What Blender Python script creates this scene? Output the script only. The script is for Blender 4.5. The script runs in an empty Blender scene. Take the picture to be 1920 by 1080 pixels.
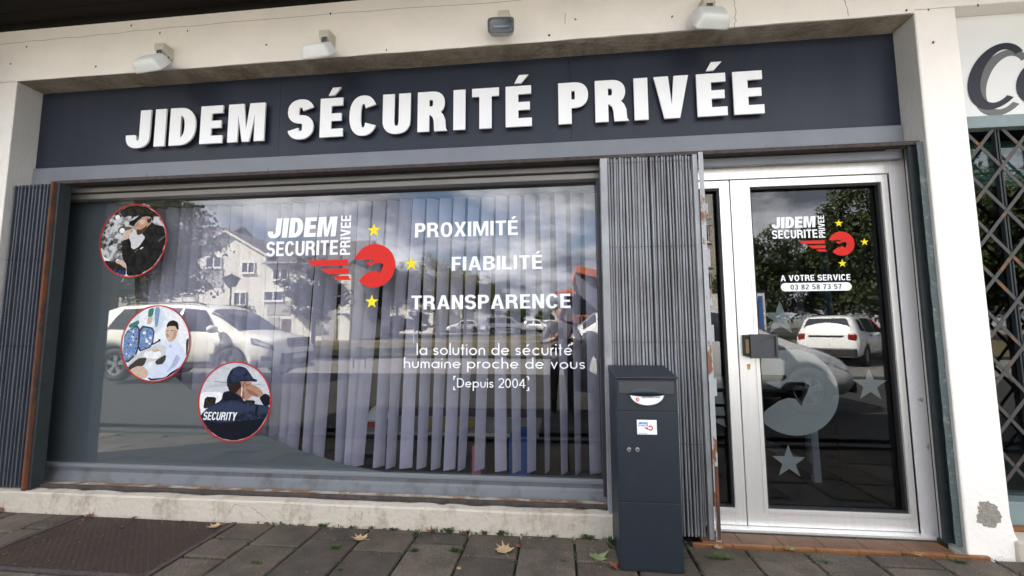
import bpy, bmesh, math, random
from mathutils import Vector, Matrix, noise
from mathutils.geometry import tessellate_polygon
R = math.radians
random.seed(7)
S = bpy.context.scene
COL = S.collection

# ------------------------------------------------------------------ camera
CD, CH, CF = 2.653, 1.2, 811.0
yaw, pitch, roll = R(6.15), R(5.44), R(-0.27)
fw = Vector((-math.sin(yaw)*math.cos(pitch), math.cos(yaw)*math.cos(pitch), math.sin(pitch)))
r1 = Vector((math.cos(yaw), math.sin(yaw), 0)); u1 = r1.cross(fw)
r2 = r1*math.cos(roll)+u1*math.sin(roll); u2 = -r1*math.sin(roll)+u1*math.cos(roll)
CP = Vector((0, -CD, CH))
cam = bpy.data.objects.new('camera', bpy.data.cameras.new('camera')); COL.objects.link(cam)
cam.data.sensor_width = 36; cam.data.lens = CF/1920*36; cam.data.clip_start = 0.02; cam.data.clip_end = 3000
m3 = Matrix((r2, u2, -fw)).transposed(); cam.matrix_world = Matrix.Translation(CP) @ m3.to_4x4()
S.camera = cam

# ------------------------------------------------------------------ world and sun (sun stands behind the building, to the left)
SUN_EL, SUN_AZ = R(38), R(-60)          # azimuth measured from +Y towards +X
sdir = Vector((math.sin(SUN_AZ)*math.cos(SUN_EL), math.cos(SUN_AZ)*math.cos(SUN_EL), math.sin(SUN_EL)))
W = bpy.data.worlds.new('World'); S.world = W; W.use_nodes = True
nt = W.node_tree; N = nt.nodes; L = nt.links; N.clear()
def wn(t, **k):
    n = N.new(t)
    for a, b in k.items(): setattr(n, a, b)
    return n
sky = wn('ShaderNodeTexSky', sky_type='NISHITA', sun_disc=False); sky.sun_elevation = SUN_EL; sky.sun_rotation = SUN_AZ
tc = wn('ShaderNodeTexCoord'); sep = wn('ShaderNodeSeparateXYZ'); L.new(tc.outputs['Generated'], sep.inputs[0])
za = wn('ShaderNodeMath', operation='MAXIMUM'); L.new(sep.outputs[2], za.inputs[0]); za.inputs[1].default_value = 0.0
zb = wn('ShaderNodeMath', operation='ADD'); L.new(za.outputs[0], zb.inputs[0]); zb.inputs[1].default_value = 0.22
dx = wn('ShaderNodeMath', operation='DIVIDE'); L.new(sep.outputs[0], dx.inputs[0]); L.new(zb.outputs[0], dx.inputs[1])
dy = wn('ShaderNodeMath', operation='DIVIDE'); L.new(sep.outputs[1], dy.inputs[0]); L.new(zb.outputs[0], dy.inputs[1])
cmb = wn('ShaderNodeCombineXYZ'); L.new(dx.outputs[0], cmb.inputs[0]); L.new(dy.outputs[0], cmb.inputs[1])
n1 = wn('ShaderNodeTexNoise'); n1.inputs['Scale'].default_value = 1.15; n1.inputs['Detail'].default_value = 9; n1.inputs['Roughness'].default_value = .55
n2 = wn('ShaderNodeTexNoise'); n2.inputs['Scale'].default_value = 2.3; n2.inputs['Detail'].default_value = 7; n2.inputs['Roughness'].default_value = .6
off = wn('ShaderNodeVectorMath', operation='ADD'); off.inputs[1].default_value = (3.1, 1.7, .4)
L.new(cmb.outputs[0], n1.inputs['Vector']); L.new(cmb.outputs[0], off.inputs[0]); L.new(off.outputs[0], n2.inputs['Vector'])
cr = wn('ShaderNodeValToRGB'); cr.color_ramp.elements[0].position = .37; cr.color_ramp.elements[1].position = .47
L.new(n1.outputs['Fac'], cr.inputs[0])
cc = wn('ShaderNodeValToRGB'); e = cc.color_ramp.elements; e[0].position = .38; e[0].color = (.13, .14, .165, 1); e[1].position = .72; e[1].color = (.82, .82, .84, 1)
L.new(n2.outputs['Fac'], cc.inputs[0])
b1 = wn('ShaderNodeBackground'); b1.inputs['Strength'].default_value = .06; L.new(sky.outputs[0], b1.inputs['Color'])
b2 = wn('ShaderNodeBackground'); b2.inputs['Strength'].default_value = .95; L.new(cc.outputs[0], b2.inputs['Color'])
mx = wn('ShaderNodeMixShader'); L.new(cr.outputs[0], mx.inputs[0]); L.new(b1.outputs[0], mx.inputs[1]); L.new(b2.outputs[0], mx.inputs[2])
wo = wn('ShaderNodeOutputWorld'); L.new(mx.outputs[0], wo.inputs[0])
sl = bpy.data.lights.new('sun', 'SUN'); sl.energy = 4.9; sl.angle = R(.53); sl.color = (1, .93, .82)
so = bpy.data.objects.new('sun', sl); COL.objects.link(so); so.rotation_euler = sdir.to_track_quat('Z', 'Y').to_euler(); so.location = (-20, 20, 30)
S.view_settings.view_transform = 'Standard'; S.view_settings.look = 'None'; S.view_settings.gamma = 1
S.view_settings.exposure = 3.0
S.render.engine = 'CYCLES'
S.cycles.max_bounces = 10; S.cycles.transparent_max_bounces = 24

# ------------------------------------------------------------------ projection helpers used while laying things out
GY = .23                                   # plane of the glass; the plaster face is y = 0, the street is at y < 0
def ray(px, py): return fw + r2*((px-960)/CF) - u2*((py-540)/CF)
def at(px, py, y=0.0):
    d = ray(px, py); t = (y+CD)/d.y; p = CP+d*t; return (p.x, p.z)
def mir(px, py, d):                        # a thing seen in the glass that really stands at y = -d
    v = ray(px, py); t = (2*GY+d+CD)/v.y; p = CP+v*t; return (p.x, p.z)
def ground(d): return 0.0 if d < 14 else min(.75, (d-14)*.023)

# ------------------------------------------------------------------ materials
def mat(name, col, rough=.6, metal=0., var=.12, vscale=6., bump=0., bscale=60., spec=.5, col2=None, thr=None, coord='P', coat=0., stretch=None, detail=6):
    m = bpy.data.materials.new(name); m.use_nodes = True; n = m.node_tree.nodes; l = m.node_tree.links
    b = n['Principled BSDF']; b.inputs['Roughness'].default_value = rough; b.inputs['Metallic'].default_value = metal
    b.inputs['Specular IOR Level'].default_value = spec; b.inputs['Coat Weight'].default_value = coat; b.inputs['Coat Roughness'].default_value = .05
    if coord == 'P': g = n.new('ShaderNodeNewGeometry').outputs['Position']
    else: g = n.new('ShaderNodeTexCoord').outputs['Object']
    if stretch:
        vm = n.new('ShaderNodeVectorMath'); vm.operation = 'MULTIPLY'; vm.inputs[1].default_value = stretch; l.new(g, vm.inputs[0]); g = vm.outputs[0]
    t = n.new('ShaderNodeTexNoise'); t.inputs['Scale'].default_value = vscale; t.inputs['Detail'].default_value = detail; t.inputs['Roughness'].default_value = .62; l.new(g, t.inputs['Vector'])
    r = n.new('ShaderNodeValToRGB'); r.color_ramp.elements[0].position, r.color_ramp.elements[1].position = thr or (.3, .7)
    c2 = col2 or tuple(c*(1-var) for c in col); c1 = col if col2 else tuple(min(1, c*(1+var*.6)) for c in col)
    r.color_ramp.elements[0].color = (*c2, 1); r.color_ramp.elements[1].color = (*c1, 1)
    l.new(t.outputs['Fac'], r.inputs[0]); l.new(r.outputs[0], b.inputs['Base Color'])
    if bump:
        t2 = n.new('ShaderNodeTexNoise'); t2.inputs['Scale'].default_value = bscale; t2.inputs['Detail'].default_value = 5; l.new(g, t2.inputs['Vector'])
        bp = n.new('ShaderNodeBump'); bp.inputs['Strength'].default_value = bump; bp.inputs['Distance'].default_value = .01
        l.new(t2.outputs['Fac'], bp.inputs['Height']); l.new(bp.outputs[0], b.inputs['Normal'])
    return m
def glass(name, tint, ior):
    m = bpy.data.materials.new(name); m.use_nodes = True; n = m.node_tree.nodes; l = m.node_tree.links; n.clear()
    o = n.new('ShaderNodeOutputMaterial'); x = n.new('ShaderNodeMixShader'); t = n.new('ShaderNodeBsdfTransparent'); t.inputs[0].default_value = (*tint, 1)
    g = n.new('ShaderNodeBsdfGlossy'); g.inputs['Roughness'].default_value = 0.0; g.inputs[0].default_value = (1, 1, 1, 1)
    # reflectance of one surface of the pane (Schlick), the same from either side
    lw = n.new('ShaderNodeLayerWeight'); lw.inputs['Blend'].default_value = .5
    pw = n.new('ShaderNodeMath'); pw.operation = 'POWER'; l.new(lw.outputs['Facing'], pw.inputs[0]); pw.inputs[1].default_value = 5
    f = n.new('ShaderNodeMath'); f.operation = 'MULTIPLY_ADD'; l.new(pw.outputs[0], f.inputs[0]); f.inputs[1].default_value = 1-ior; f.inputs[2].default_value = ior
    # very slight waviness of old float glass
    q = n.new('ShaderNodeTexNoise'); q.inputs['Scale'].default_value = 1.3; q.inputs['Detail'].default_value = 0
    gp = n.new('ShaderNodeNewGeometry'); l.new(gp.outputs['Position'], q.inputs['Vector'])
    bp = n.new('ShaderNodeBump'); bp.inputs['Strength'].default_value = .018; bp.inputs['Distance'].default_value = .02
    l.new(q.outputs['Fac'], bp.inputs['Height']); l.new(bp.outputs[0], g.inputs['Normal'])
    l.new(f.outputs[0], x.inputs[0]); l.new(t.outputs[0], x.inputs[1]); l.new(g.outputs[0], x.inputs[2]); l.new(x.outputs[0], o.inputs[0])
    return m
M = {}
def flat(name, col, rough=.5, **k):
    if name not in M: M[name] = mat(name, col, rough, var=k.pop('var', .04), **k)
    return M[name]
# plaster: off-white paint with grey grime, and a little ochre
def plaster(name, col, grime, lo=.36, hi=.56, bump=.35):
    m = mat(name, col, .9, var=.07, vscale=2.2, bump=bump, bscale=38, spec=.2)
    n = m.node_tree.nodes; l = m.node_tree.links; b = n['Principled BSDF']
    g = n.new('ShaderNodeNewGeometry').outputs['Position']
    t = n.new('ShaderNodeTexNoise'); t.inputs['Scale'].default_value = 3.3; t.inputs['Detail'].default_value = 12; t.inputs['Roughness'].default_value = .78
    vm = n.new('ShaderNodeVectorMath'); vm.operation = 'MULTIPLY'; vm.inputs[1].default_value = (1.5, 1, .8); l.new(g, vm.inputs[0]); l.new(vm.outputs[0], t.inputs['Vector'])
    r = n.new('ShaderNodeValToRGB'); r.color_ramp.elements[0].position = lo; r.color_ramp.elements[1].position = hi
    r.color_ramp.elements[0].color = (1, 1, 1, 1); r.color_ramp.elements[1].color = (0, 0, 0, 1)
    l.new(t.outputs['Fac'], r.inputs[0])
    x = n.new('ShaderNodeMix'); x.data_type = 'RGBA'; base = b.inputs['Base Color'].links[0].from_socket
    k = n.new('ShaderNodeMath'); k.operation = 'MULTIPLY'; k.inputs[1].default_value = .75; l.new(r.outputs[0], k.inputs[0])
    l.new(k.outputs[0], x.inputs['Factor']); l.new(base, x.inputs['A']); x.inputs['B'].default_value = (*grime, 1); l.new(x.outputs['Result'], b.inputs['Base Color'])
    return m
M['plaster'] = plaster('cream plaster', (.88, .84, .785), (.42, .35, .26), .20, .36)
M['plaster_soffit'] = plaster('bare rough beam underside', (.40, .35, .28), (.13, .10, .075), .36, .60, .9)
M['plaster_reveal'] = plaster('grey painted reveal', (.47, .46, .44), (.22, .20, .17), .22, .40, .4)
M['plaster_sill'] = plaster('dirty white sill paint', (.50, .455, .385), (.20, .15, .10), .33, .50, .6)
M['concrete_patch'] = mat('bare mortar', (.30, .28, .24), .95, var=.3, vscale=40, bump=1, bscale=90)
M['sign_panel'] = mat('anthracite sign sheet', (.012, .017, .031), .42, vscale=2.4, spec=.35, col2=(.017, .022, .034), thr=(.35, .6), stretch=(2.5, 1, .35))
M['letter'] = mat('white acrylic', (.85, .86, .87), .25, col2=(.70, .69, .66), thr=(.24, .36), vscale=5, stretch=(1.5, 1, .5))
M['greysteel'] = mat('grey painted steel lintel', (.165, .178, .205), .42, var=.14, vscale=3, bump=.06, bscale=25)
M['rustrail'] = mat('brown rusty rail', (.055, .042, .040), .75, var=.5, vscale=22, bump=.5, bscale=120)
M['bronze'] = mat('grey brown aluminium', (.20, .19, .18), .38, .4, var=.12, vscale=5)
M['darkframe'] = mat('dark anodised frame', (.055, .055, .065), .42, .3, var=.1)
M['sillmetal'] = mat('blue grey sill sheet', (.125, .135, .150), .5, .1, var=.3, vscale=7, col2=(.075, .075, .075), thr=(.3, .5), bump=.1, bscale=30)
M['alu'] = mat('satin aluminium', (.80, .79, .77), .38, .6, var=.06, vscale=4, stretch=(14, 14, .6))
M['gasket'] = mat('black rubber', (.012, .012, .013), .6)
M['galv'] = mat('weathered galvanised steel', (.31, .325, .35), .5, .35, vscale=6, col2=(.20, .195, .20), thr=(.30, .62), stretch=(1.2, 1.2, .5), bump=.25, bscale=50)
M['galv_dark'] = mat('shade darkened galvanised steel', (.070, .078, .098), .5, .3, vscale=8, col2=(.045, .052, .07), thr=(.32, .6), stretch=(3, 3, .4), bump=.2, bscale=50)  # darker copy of the gate steel, shade at the left put into its colour
M['rust'] = mat('orange rust', (.27, .095, .035), .85, vscale=16, col2=(.30, .29, .28), thr=(.40, .46), stretch=(1, 1, .35), bump=.6, bscale=90)
M['rust_dark'] = mat('red brown rust', (.15, .048, .018), .85, vscale=5, col2=(.055, .035, .030), thr=(.42, .56), stretch=(1, 1, .6), bump=.6, bscale=90)
M['rust2'] = mat('flaking rust over grey', (.38, .39, .40), .7, vscale=9, col2=(.20, .085, .045), thr=(.39, .44), stretch=(1, 1, .5), bump=.6, bscale=90)
M['greenpaint'] = mat('chipped green grey paint', (.075, .098, .098), .6, vscale=26, col2=(.16, .17, .165), thr=(.36, .42), bump=.8, bscale=60)
M['greendark'] = mat('dark green grey steel', (.016, .023, .026), .55, var=.3, vscale=15)
M['mailbox'] = mat('anthracite powder coat', (.011, .017, .026), .48, col2=(.022, .027, .034), thr=(.28, .42), vscale=4, bump=.04, bscale=900)
M['mailbox2'] = mat('grey flap coat', (.040, .043, .048), .5, var=.06, vscale=9, bump=.04, bscale=900)
M['paper'] = flat('white paper', (.80, .81, .83), .6)
M['inkblue'] = flat('blue ink', (.04, .14, .45)); M['inkred'] = flat('red ink', (.55, .03, .02)); M['inkyellow'] = flat('yellow ink', (.75, .62, .12)); M['inkblack'] = flat('black ink', (.02, .02, .025))
M['film'] = mat('grey green window film', (.112, .135, .150), .55, var=.05, vscale=.8)
M['frost'] = mat('frosted film', (.31, .33, .33), .6, var=.05, vscale=3)
M['vinylw'] = mat('white vinyl', (.86, .87, .90), .5, var=.02, spec=.2)
M['ring'] = mat('red ring', (.46, .022, .016), .45, var=.04, spec=.15)
M['vinylr'] = mat('red vinyl', (.62, .022, .016), .5, var=.04, spec=.2)
M['vinyly'] = mat('yellow vinyl', (.84, .68, .02), .5, var=.04, spec=.2)
M['blind'] = mat('lavender blind fabric', (.42, .412, .525), .85, var=.10, vscale=8, coord='O', bump=.1, bscale=400)
M['lampw'] = mat('white lamp housing', (.72, .75, .73), .4, var=.06, vscale=12)
M['lampc'] = mat('cream lamp bracket', (.55, .52, .44), .5, var=.1, vscale=12)
M['steelbright'] = mat('bright screw metal', (.6, .6, .62), .25, .9)
M['brass'] = mat('worn brass', (.45, .30, .10), .35, .8, var=.3, vscale=200)
M['paver'] = mat('concrete paver', (.084, .067, .050), .9, var=.5, vscale=5, bump=.9, bscale=190)
M['paver2'] = mat('dark concrete paver', (.060, .049, .039), .9, var=.5, vscale=6, bump=.9, bscale=190)
M['paver3'] = mat('light concrete paver', (.106, .087, .067), .9, var=.5, vscale=5, bump=.9, bscale=190)
for k in ('paver', 'paver2', 'paver3'):
    m = M[k]; n = m.node_tree.nodes; l = m.node_tree.links; b = n['Principled BSDF']
    t = n.new('ShaderNodeTexNoise'); t.inputs['Scale'].default_value = 260; t.inputs['Detail'].default_value = 2
    l.new(n.new('ShaderNodeNewGeometry').outputs['Position'], t.inputs['Vector'])
    r = n.new('ShaderNodeValToRGB'); r.color_ramp.elements[0].position = .36; r.color_ramp.elements[1].position = .64; r.color_ramp.elements[0].color = (.45, .45, .45, 1); r.color_ramp.elements[1].color = (1.6, 1.55, 1.5, 1)
    x = n.new('ShaderNodeMix'); x.data_type = 'RGBA'; x.blend_type = 'MULTIPLY'; x.inputs['Factor'].default_value = 1
    base = b.inputs['Base Color'].links[0].from_socket; l.new(t.outputs['Fac'], r.inputs[0]); l.new(base, x.inputs['A']); l.new(r.outputs[0], x.inputs['B']); l.new(x.outputs['Result'], b.inputs['Base Color'])
M['joint'] = mat('soil joint', (.030, .028, .020), .95, var=.4, vscale=30, bump=1, bscale=120, col2=(.022, .034, .012), thr=(.42, .55))
M['asphalt'] = mat('asphalt', (.019, .0185, .018), .9, var=.25, vscale=.8, bump=.5, bscale=90)
M['road'] = mat('worn pale road', (.17, .165, .155), .9, var=.2, vscale=.5, bump=.4, bscale=60)
M['kerb'] = mat('granite kerb', (.028, .027, .026), .85, var=.2, vscale=4)
M['linepaint'] = flat('road paint', (.70, .69, .65), .7)
M['plate'] = mat('brown steel checker plate', (.034, .019, .013), .65, .1, var=.35, vscale=3, bump=.4, bscale=30)
M['terracotta'] = mat('terracotta tile', (.21, .085, .028), .5, var=.3, vscale=14, bump=.2, bscale=80)
M['terracotta2'] = mat('worn brown terracotta tile', (.135, .062, .028), .55, var=.4, vscale=10, bump=.2, bscale=80)
M['lawn'] = mat('dry lawn earth', (.115, .085, .038), .95, var=.35, vscale=.9, col2=(.060, .075, .022), thr=(.36, .58), bump=.6, bscale=12)
M['wood_dark'] = mat('dark stained soffit boards', (.008, .006, .005), .8, spec=.2, var=.35, vscale=5, stretch=(.5, 8, 1), bump=.2, bscale=30)
M['fascia'] = mat('dark blue grey fascia', (.012, .014, .02), .5, var=.15, vscale=4)
M['darkwall'] = mat('dark grey side wall', (.028, .032, .036), .8, var=.2, vscale=4)
M['white_sign'] = mat('white sign board', (.74, .74, .72), .45, var=.03, vscale=2)
M['navy'] = flat('navy letter face', (.007, .009, .018)); M['greyletter'] = flat('grey letter shade', (.13, .13, .13))
M['teal'] = mat('pale teal painted steel', (.20, .26, .26), .5, var=.15, vscale=8)
M['greenslat'] = mat('green roller slats', (.030, .13, .085), .45, var=.1)
M['lattice'] = mat('grey brown lattice steel', (.065, .062, .060), .55, .3, vscale=14, col2=(.20, .08, .03), thr=(.35, .42))
M['housewhite'] = mat('white house render', (.74, .72, .66), .9, var=.05, vscale=.6)
M['housegrey'] = mat('grey render band', (.40, .39, .36), .9, var=.05, vscale=.6)
M['roofdark'] = mat('grey brown roof tiles', (.115, .105, .105), .8, var=.25, vscale=3, bump=.4, bscale=12)
M['orange'] = mat('orange roof sheet', (.46, .12, .05), .5, var=.1, vscale=2)
M['bluewall'] = mat('blue grey cladding', (.16, .17, .23), .6, var=.08, vscale=2)
M['winglass'] = mat('dark window glass', (.03, .035, .04), .08, var=.1)
M['pvc'] = flat('white window frame', (.78, .78, .76), .5)
M['block'] = mat('beige tower render', (.46, .41, .34), .9, var=.05, vscale=.4)
M['darkdoor'] = mat('brown garage door', (.10, .065, .045), .7, var=.15, vscale=4)
M['bark'] = mat('bark', (.085, .065, .045), .9, var=.4, vscale=5, bump=.8, bscale=12, coord='O')
M['leafd'] = mat('dark green leaves', (.036, .052, .014), .55, var=.4, vscale=1.1, coord='O', spec=.35)
M['leafg'] = mat('green leaves', (.085, .115, .026), .55, var=.4, vscale=1.1, coord='O', spec=.35)
M['leafy'] = mat('yellowing leaves', (.21, .18, .035), .6, vscale=.9, col2=(.10, .12, .025), thr=(.35, .6), coord='O', spec=.3)
M['dryleaf'] = mat('dry plane tree leaf', (.40, .28, .155), .75, var=.3, vscale=40, coord='O')
M['brownleaf'] = mat('brown curled leaf', (.16, .060, .022), .75, var=.3, vscale=40, coord='O')
M['greenleaf'] = mat('faded green leaf', (.19, .22, .10), .7, var=.3, vscale=40, coord='O')
M['weed'] = mat('small weeds', (.048, .080, .020), .7, var=.4, vscale=40)
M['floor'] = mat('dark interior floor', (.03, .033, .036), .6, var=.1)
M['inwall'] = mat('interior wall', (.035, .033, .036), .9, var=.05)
M['black'] = mat('black trim', (.015, .015, .017), .45)
M['tyre'] = mat('tyre rubber', (.022, .022, .024), .8, coord='O')
M['rim'] = mat('alloy rim', (.55, .56, .58), .3, .8, coord='O')
M['carwhite'] = mat('white car paint', (.88, .87, .80), .25, var=.01, coat=.6, coord='O')
M['carwhite2'] = mat('cool white car paint', (.78, .79, .80), .25, var=.01, coat=.6, coord='O')
M['carsilver'] = mat('silver car paint', (.74, .75, .77), .26, .25, var=.01, coat=.6, coord='O')
M['cardark'] = mat('dark car paint', (.03, .035, .045), .25, var=.01, coat=.6, coord='O')
M['carglass'] = mat('tinted car glass', (.035, .038, .05), .06, var=.02, coord='O', spec=.8)
M['lampclear'] = mat('clear headlamp', (.65, .68, .72), .12, .5, var=.3, vscale=18, coord='O')
M['lampred'] = mat('red tail lamp', (.20, .01, .01), .15, coord='O')
M['skin'] = mat('skin', (.36, .22, .165), .55, var=.06, coord='O')
M['hair'] = mat('dark hair', (.03, .022, .018), .6, coord='O')
M['shirt'] = mat('grey sweatshirt', (.12, .12, .15), .9, var=.1, vscale=5, coord='O')
M['trousers'] = mat('dark trousers', (.035, .04, .055), .9, coord='O')
GL = glass('double glazing window glass', (.87, .88, .885), .068)
GD = glass('door glass', (.76, .78, .79), .055)

# ------------------------------------------------------------------ mesh builder
def tag(o, label=None, cat=None, group=None, kind=None):
    if label: o['label'] = label
    if cat: o['category'] = cat
    if group: o['group'] = group
    if kind: o['kind'] = kind
    return o
def thing(name, label, cat, loc=(0, 0, 0), group=None, parent=None):
    o = bpy.data.objects.new(name, None); COL.objects.link(o); o.location = loc; o.empty_display_size = .1
    if parent: o.parent = parent
    return tag(o, label, cat, group)
def wloc(o):
    v = Vector((0, 0, 0))
    while o: v += Vector(o.location); o = o.parent
    return v
class MB:
    def __init__(s): s.v = []; s.f = []; s.m = []; s.k = 0
    def add(s, vs, fs, k=None):
        b = len(s.v); s.v += [tuple(v) for v in vs]; s.f += [tuple(b+i for i in f) for f in fs]; s.m += [s.k if k is None else k]*len(fs); return s
    def box(s, x0, x1, y0, y1, z0, z1, k=None):
        return s.add([(x, y, z) for x in (x0, x1) for y in (y0, y1) for z in (z0, z1)], [(0, 1, 3, 2), (4, 6, 7, 5), (0, 4, 5, 1), (2, 3, 7, 6), (0, 2, 6, 4), (1, 5, 7, 3)], k)
    def hexa(s, p, k=None):                # p: 4 front corners then 4 back corners, both in the same order
        return s.add(p, [(0, 1, 2, 3), (7, 6, 5, 4), (0, 4, 5, 1), (1, 5, 6, 2), (2, 6, 7, 3), (3, 7, 4, 0)], k)
    def wedge(s, q, y0, y1, k=None):       # q: four (x, z), extruded in depth
        return s.hexa([(x, y0, z) for x, z in q]+[(x, y1, z) for x, z in q], k)
    def poly(s, outer, holes, y0, y1=None, k=None):     # outline in x-z, front at y0, extruded back to y1
        loops = [outer]+list(holes); pts = [p for lp in loops for p in lp]
        tri = tessellate_polygon([[Vector((x, z, 0)) for x, z in lp] for lp in loops])
        def orient(t):
            a, b, c = (pts[i] for i in t); return t if (b[0]-a[0])*(c[1]-a[1])-(b[1]-a[1])*(c[0]-a[0]) > 0 else (t[0], t[2], t[1])
        tri = [orient(t) for t in tri]; n = len(pts); vs = [(x, y0, z) for x, z in pts]; fs = list(tri)
        if y1 is not None:
            vs += [(x, y1, z) for x, z in pts]; fs += [(n+a, n+c, n+b) for a, b, c in tri]; o = 0
            for lp in loops:
                m = len(lp)
                for i in range(m): j = (i+1) % m; fs.append((o+i, n+o+i, n+o+j, o+j))
                o += m
        return s.add(vs, fs, k)
    def tube(s, pts, r, n=8, k=None, cap=True):
        pts = [Vector(p) for p in pts]; rs = r if isinstance(r, (list, tuple)) else [r]*len(pts); vs = []; fs = []
        for i, p in enumerate(pts):
            d = (pts[min(i+1, len(pts)-1)]-pts[max(i-1, 0)]).normalized(); a = d.orthogonal().normalized() if abs(d.z) < .9 else Vector((1, 0, 0)); a = (a-d*a.dot(d)).normalized(); b = d.cross(a)
            for j in range(n): t = j/n*2*math.pi; vs.append(p+(a*math.cos(t)+b*math.sin(t))*rs[i])
        for i in range(len(pts)-1):
            for j in range(n): fs.append((i*n+j, i*n+(j+1) % n, (i+1)*n+(j+1) % n, (i+1)*n+j))
        if cap: fs += [tuple(reversed(range(n))), tuple(range((len(pts)-1)*n, len(pts)*n))]
        return s.add(vs, fs, k)
    def cyl(s, c, ax, r, h, n=20, k=None):
        c = Vector(c); ax = Vector(ax).normalized(); return s.tube([c, c+ax*h], r, n, k)
    def ball(s, c, r, n=10, m=6, k=None):
        r = r if isinstance(r, (tuple, list)) else (r, r, r); vs = [(c[0], c[1], c[2]-r[2])]; fs = []
        for i in range(1, m):
            a = -math.pi/2+math.pi*i/m
            for j in range(n): t = 2*math.pi*j/n; vs.append((c[0]+r[0]*math.cos(a)*math.cos(t), c[1]+r[1]*math.cos(a)*math.sin(t), c[2]+r[2]*math.sin(a)))
        vs.append((c[0], c[1], c[2]+r[2])); T = len(vs)-1
        for j in range(n): fs.append((0, 1+(j+1) % n, 1+j)); fs.append((T, T-n+j, T-n+(j+1) % n))
        for i in range(m-2):
            for j in range(n): a = 1+i*n+j; b = 1+i*n+(j+1) % n; fs.append((a, b, b+n, a+n))
        return s.add(vs, fs, k)
    def build(s, name, mats, parent=None, smooth=False, bevel=0, seg=2, kind=None, label=None, cat=None, group=None, origin=None):
        me = bpy.data.meshes.new(name); o0 = Vector(origin) if origin else (wloc(parent) if parent else Vector((0, 0, 0)))
        me.from_pydata([(x-o0.x, y-o0.y, z-o0.z) for x, y, z in s.v], [], s.f)
        for m in (mats if isinstance(mats, (list, tuple)) else [mats]): me.materials.append(M[m] if isinstance(m, str) else m)
        me.polygons.foreach_set('material_index', s.m)
        if smooth: me.polygons.foreach_set('use_smooth', [True]*len(me.polygons))
        me.update(); o = bpy.data.objects.new(name, me); COL.objects.link(o)
        if parent: o.parent = parent
        if origin: o.location = Vector(origin)-(wloc(parent) if parent else Vector((0, 0, 0)))
        if bevel:
            b = o.modifiers.new('bevel', 'BEVEL'); b.width = bevel; b.segments = seg; b.limit_method = 'ANGLE'; b.angle_limit = R(40)
        return tag(o, label, cat, group, kind)
def recopy(o, loc, parent=None, **k):
    c = o.copy(); COL.objects.link(c); c.parent = parent; c.location = loc
    for a, b in k.items(): c[a] = b
    return c
def copy_tree(o, parent=None):
    c = o.copy(); COL.objects.link(c); c.parent = parent
    for ch in o.children: copy_tree(ch, c)
    return c

# ------------------------------------------------------------------ drawn lettering (outlines made here, no font files)
def arc(cx, cy, rx, ry, a0, a1, n=14, e=2.0):
    out = []
    for i in range(n+1):
        t = R(a0+(a1-a0)*i/n); c, s_ = math.cos(t), math.sin(t)
        out.append((cx+rx*math.copysign(abs(c)**(2/e), c), cy+ry*math.copysign(abs(s_)**(2/e), s_)))
    return out
def stroke(pts, wv, wh):
    l_, r_ = [], []; n = len(pts)
    for i in range(n):
        a = Vector(pts[max(i-1, 0)]); b = Vector(pts[min(i+1, n-1)]); d = (b-a).normalized(); nx, ny = -d.y, d.x
        k = 1.0
        if 0 < i < n-1:
            d1 = (Vector(pts[i])-a).normalized(); d2 = (b-Vector(pts[i])).normalized(); k = 1/max(.5, math.sqrt((1+d1.dot(d2))/2))
        h = .5*math.hypot(wv*nx, wh*ny)*k
        l_.append((pts[i][0]+nx*h, pts[i][1]+ny*h)); r_.append((pts[i][0]-nx*h, pts[i][1]-ny*h))
    return [(l_+r_[::-1], [])]
def rect(a, b, c, d): return [(a, b), (c, b), (c, d), (a, d)]
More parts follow.
